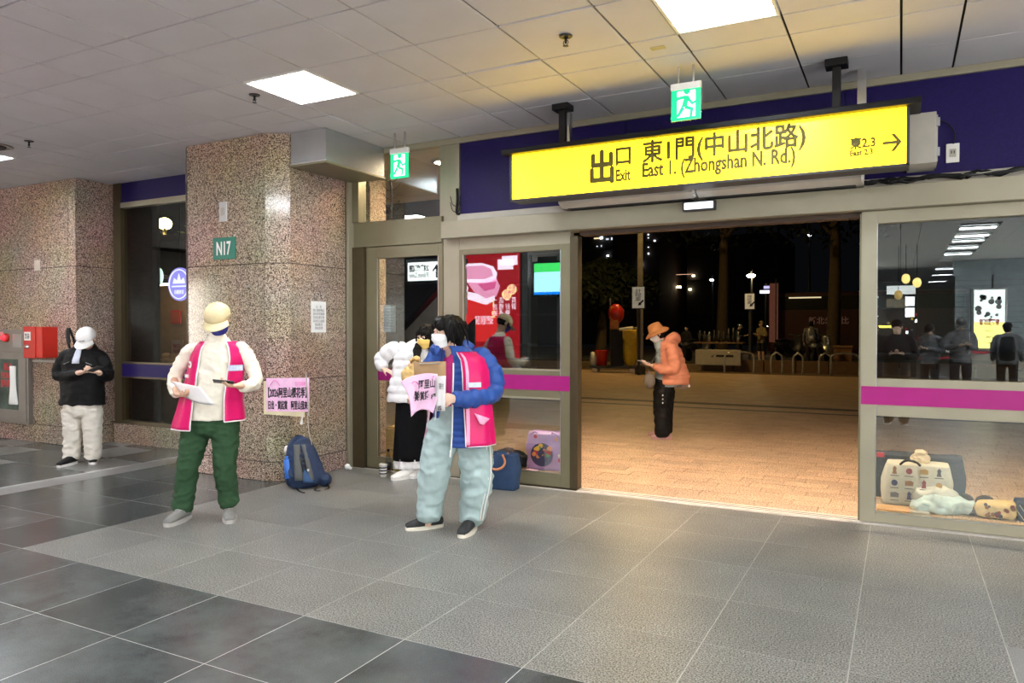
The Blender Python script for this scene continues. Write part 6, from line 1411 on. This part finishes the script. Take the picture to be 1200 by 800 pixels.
# lavender bag behind the glass
t = thing('shopping_bag', 'lavender bag printed with fruit standing outside behind the sliding door glass', 'bag', (-3.36, 7.22, 0), .12)
LAV = mat('lavender_plastic', (.45, .30, .64), .3, bump=.15, bscale=20)
crumple_box('bag_body', LAV, t, .42, .20, .40, .97, .022, 8, .01, 8)
bm = bmesh.new(); rr = random.Random(12)
cs = [mat('print_red', (.5, .03, .05), .5), mat('print_green', (.06, .30, .08), .5), mat('print_yellow', (.8, .5, .06), .5), mat('print_dark', (.05, .04, .12), .5), mat('print_orange', (.8, .3, .1), .5), M['white']]
poly('printed_motif', disc(-.02, .17, .125, 20), cs[3], t, .003, (0, -.128, 0))
for k in range(24):
    a_, r_ = rr.uniform(0, 6.28), rr.uniform(0, .105); poly('printed_motif', disc(-.02+r_*math.cos(a_), .18+r_*math.sin(a_), rr.uniform(.016, .032), 8), cs[k % 5], t, .002+.0003*k, (0, -.1315, 0))
for x, z in ((.19, .12), (.19, .17), (-.10, .36), (.15, .34)): poly('printed_motif', disc(x*.93, z, .02, 8), cs[(int(z*100)) % 6], t, .003, (0, -.125, 0))
for s_ in (-1, 1): bm = bmesh.new(); tube(bm, [(s_*.08, -.09, .39), (s_*.10, -.12, .41), (s_*.15, -.11, .38), (s_*.17, -.09, .35)], .008, 6); obj('handle', bm, LAV, t, True)
bm = bmesh.new(); ell(bm, (-3.80, 7.2, .09), (.19, .13, .10)); ell(bm, (-3.64, 7.18, .07), (.08, .1, .07)); o = sculpt('dark_bundle', bm, M['black'], None, .01, 2, folds(.02, (10, 10, 10), 3)); tag(o, 'low dark cloth bundle outside beside the lavender bag', 'bundle')
tag(sheet('paper_scrap', [[Vector((-3.52+.13*i/5, 7.0+.07*j/5, .012+.02*noise.noise(Vector((i*.9, j*.9, 3))))) for i in range(6)] for j in range(6)], M['pinkpaper'], None, .002), 'small pinkish paper scrap in front of the lavender bag', 'paper')
# cups
def cup(x, y, m, band, label, straw=True):
    t = thing('paper_cup', label, 'cup', (x, y, 0)); bm = bmesh.new(); lathe(bm, [(.030, 0), (.034, .04), (.040, .118), (.042, .12)], 24); obj('cup_body', bm, m, t, True)
    for z in (.03, .06, .09): bm = bmesh.new(); lathe(bm, [(.0335+.0075*z/.09, z), (.0345+.0075*z/.09, z+.012)], 24); obj('printed_band', bm, band, t, True)
    bm = bmesh.new(); lathe(bm, [(.044, .118), (.044, .128), (.036, .134)], 24); obj('lid', bm, M['offwhite'], t, True)
cup(-4.66, 6.05, M['white'], M['ink'], 'white paper cup with black print on the floor by the left door'); cup(-4.60, 6.20, mat('gold_cup', (.70, .48, .12), .4), M['offwhite'], 'gold striped paper cup behind the white cup')
t = thing('drink_bottle', 'clear bottle with dark cap standing behind the white cup', 'bottle', (-4.74, 6.24, 0)); bm = bmesh.new(); lathe(bm, [(.03, 0), (.032, .12), (.026, .17), (.013, .20), (.013, .235)], 18); obj('bottle_body', bm, M['glass2'], t, True); bm = bmesh.new(); lathe(bm, [(.015, .225), (.015, .25)], 14); obj('bottle_cap', bm, M['black'], t, True)
bm = bmesh.new(); lathe(bm, [(.0325, .05), (.0335, .11)], 18); obj('bottle_label', bm, M['ink'], t, True)
# wooden box and black bag behind the left door
t = thing('wooden_crate', 'low light wooden crate outside behind the left glass door', 'crate', (-5.0, 7.0, 0)); WD = mat('pine', (.62, .42, .15), .6, stretch=(1, 1, 8))
for z in (0.02, .14, .26): box('plank', -.18, .62, -.2, -.17, z, z+.11, WD, t, .003)
for z in (0.02, .14, .26): box('plank', -.2, -.17, -.2, .3, z, z+.11, WD, t, .003)
box('plank', -.2, .65, -.17, .3, .37, .39, WD, t, .003)
t = thing('black_bag', 'lumpy black bag outside behind the left glass door', 'bag', (-4.72, 6.72, 0)); bm = bmesh.new(); ell(bm, (0, 0, .14), (.17, .12, .15)); ell(bm, (-.02, 0, .26), (.12, .09, .09)); ell(bm, (-.14, -.02, .12), (.07, .07, .08)); sculpt('bag_body', bm, M['black'], t, .009, 2, folds(.028, (12, 12, 12), 5)); bm = bmesh.new(); tube(bm, [(-.08, -.08, .26), (-.02, -.11, .35), (.06, -.08, .28)], .01, 6); obj('handle', bm, M['dark'], t, True)
# right door: printed tote and bundles
t = thing('shopping_bag', 'cream tote printed with small figures outside behind the right glass door', 'bag', (.12, 7.22, 0), .06)
CT = fab('cream_canvas', (.62, .60, .50), .85); crumple_box('bag_body', CT, t, .50, .20, .36, .92, .010, 2, .02, 7, .3, bulge=.03)
rr = random.Random(21); pc = [mat('print_brown', (.30, .14, .06), .6), mat('print_grey', (.10, .10, .12), .6), mat('print_maroon', (.32, .05, .06), .6), mat('print_navy', (.03, .04, .14), .6), mat('print_ochre', (.55, .33, .10), .6)]
for j in range(3):
    for i in range(4):
        x = -.165+.11*i; z = .305-.105*j; y = -.148+.0*z
        m_ = pc[(i*2+j*3) % 5]; kind = (i+j) % 3
        if kind == 0: poly('printed_figure', [(x-.018, z-.03), (x+.018, z-.03), (x+.012, z), (x+.018, z+.02), (x, z+.04), (x-.014, z+.02), (x-.012, z)], m_, t, .003, (0, y, 0))
        elif kind == 1: poly('printed_figure', disc(x, z, .026, 12, .95), m_, t, .003, (0, y, 0))
        else: poly('printed_figure', [(x-.03, z-.018), (x+.03, z-.018), (x+.034, z+.014), (x+.01, z+.026), (x-.03, z+.02)], m_, t, .003, (0, y, 0))
        poly('printed_caption', [(x-.032, z-.047), (x+.032, z-.047), (x+.032, z-.040), (x-.032, z-.040)], pc[1], t, .003, (0, y, 0))
bm = bmesh.new(); tube(bm, [(-.12, -.10, .35), (-.08, -.13, .39), (-.01, -.13, .385), (.03, -.10, .35)], .010, 8); obj('handle', bm, M['black'], t, True)
bm = bmesh.new(); ell(bm, (.30, .02, .06), (.02, .02, .02)); bm.free()
t = thing('black_case', 'flat black bag standing behind the cream printed tote', 'bag', (.12, 7.46, 0)); crumple_box('bag_body', fab('charcoal_canvas', (.035, .04, .05), .8), t, .74, .16, .40, .98, .010, 6, .0); box('zip_tab', -.30, -.24, -.09, -.07, .36, .40, M['redink'], t, .004)
t = thing('knit_pouch', 'small cream knitted pouch on top of the printed tote', 'pouch', (.16, 7.24, .34)); bm = bmesh.new(); ell(bm, (0, 0, .05), (.078, .06, .055)); ell(bm, (0, 0, .10), (.05, .045, .03)); sculpt('pouch_body', bm, fab('cream_knit', (.80, .66, .46), .95, .6, 60), t, .006, 2, folds(.012, (20, 20, 40), 2))
t = thing('plastic_bag', 'pale blue plastic bag lying in front of the printed tote', 'bag', (.30, 6.98, 0)); bm = bmesh.new(); ell(bm, (0, 0, .06), (.20, .10, .075)); ell(bm, (.13, .0, .075), (.12, .09, .06)); ell(bm, (-.14, -.02, .04), (.10, .08, .045)); sculpt('bag_body', bm, mat('blue_film', (.52, .68, .72), .3), t, .007, 2, folds(.030, (9, 9, 9), 7))
t = thing('plastic_bag', 'whitish plastic bag behind the pale blue one', 'bag', (.27, 7.10, 0)); bm = bmesh.new(); ell(bm, (0, 0, .10), (.19, .07, .10)); sculpt('bag_body', bm, mat('white_film', (.62, .63, .58), .35), t, .008, 2, folds(.022, (9, 9, 9), 2))
t = thing('cloth_bundle', 'cream patterned cloth bundle at the right behind the glass', 'cloth', (.69, 6.99, 0)); bm = bmesh.new(); loft(bm, [(-.12, 0, .065), (0, 0, .075), (.10, 0, .07)], [(.075, .062), (.09, .072), (.08, .068)], side=(0, 1, 0), n=20, power=.6); sculpt('bundle', bm, mat('cream_print', (.72, .55, .26), .7, var=.1), t, .007, 2, folds(.012, (12, 12, 12), 4))
for k in range(16): x, z = rr.uniform(-.11, .10), rr.uniform(.03, .125); poly('printed_motif', disc(x, z, rr.uniform(.008, .02), 7), pc[k % 3], t, .003, (0, -.092, 0))
t = thing('cloth_bundle', 'blue and white plaid bag cut by the right frame edge', 'cloth', (1.02, 7.05, 0)); bm = bmesh.new(); bx(bm, -.20, .35, -.12, .14, 0, .15); sculpt('bundle', bm, mat('plaid_navy', (.03, .06, .12), .6), t, .012, 5, folds(.016, (9, 9, 9), 4))
for k in range(12):
    for s_ in (-1, 1): x = -.16+.045*k; bm = bmesh.new(); cyl(bm, (x, -.137, .02), (x+s_*.075, -.137, .135), .0022, n=5); obj('plaid_line', bm, M['white'], t)
t = thing('cloth_bundle', 'small grey chequered cloth between the pale blue bag and the cream bundle', 'cloth', (.52, 7.03, 0)); bm = bmesh.new(); ell(bm, (0, 0, .05), (.07, .08, .065)); sculpt('bundle', bm, mat('grey_check', (.16, .15, .18), .8, var=.8, scale=60), t, .008, 2, folds(.01, (14, 14, 14), 4))
t = thing('slipper_pair', 'dark rounded lumps behind the cream bundle', 'shoes', (.56, 7.32, 0)); 
for x in (-.07, .08): bm = bmesh.new(); ell(bm, (x, 0, .05), (.075, .10, .06)); ell(bm, (x, -.03, .03), (.07, .12, .035)); sculpt('slipper', bm, M['black'], t, .009, 1)
t = thing('cardboard', 'flat tan cardboard piece on the ground by the door stile', 'cardboard', (-.02, 6.93, 0)); box('sheet', -.14, .14, -.09, .10, 0, .012, mat('tan_card', (.60, .36, .16), .8), t, .003); box('flap', .10, .24, -.11, -.05, 0, .02, M['offwhite'], t, .003)
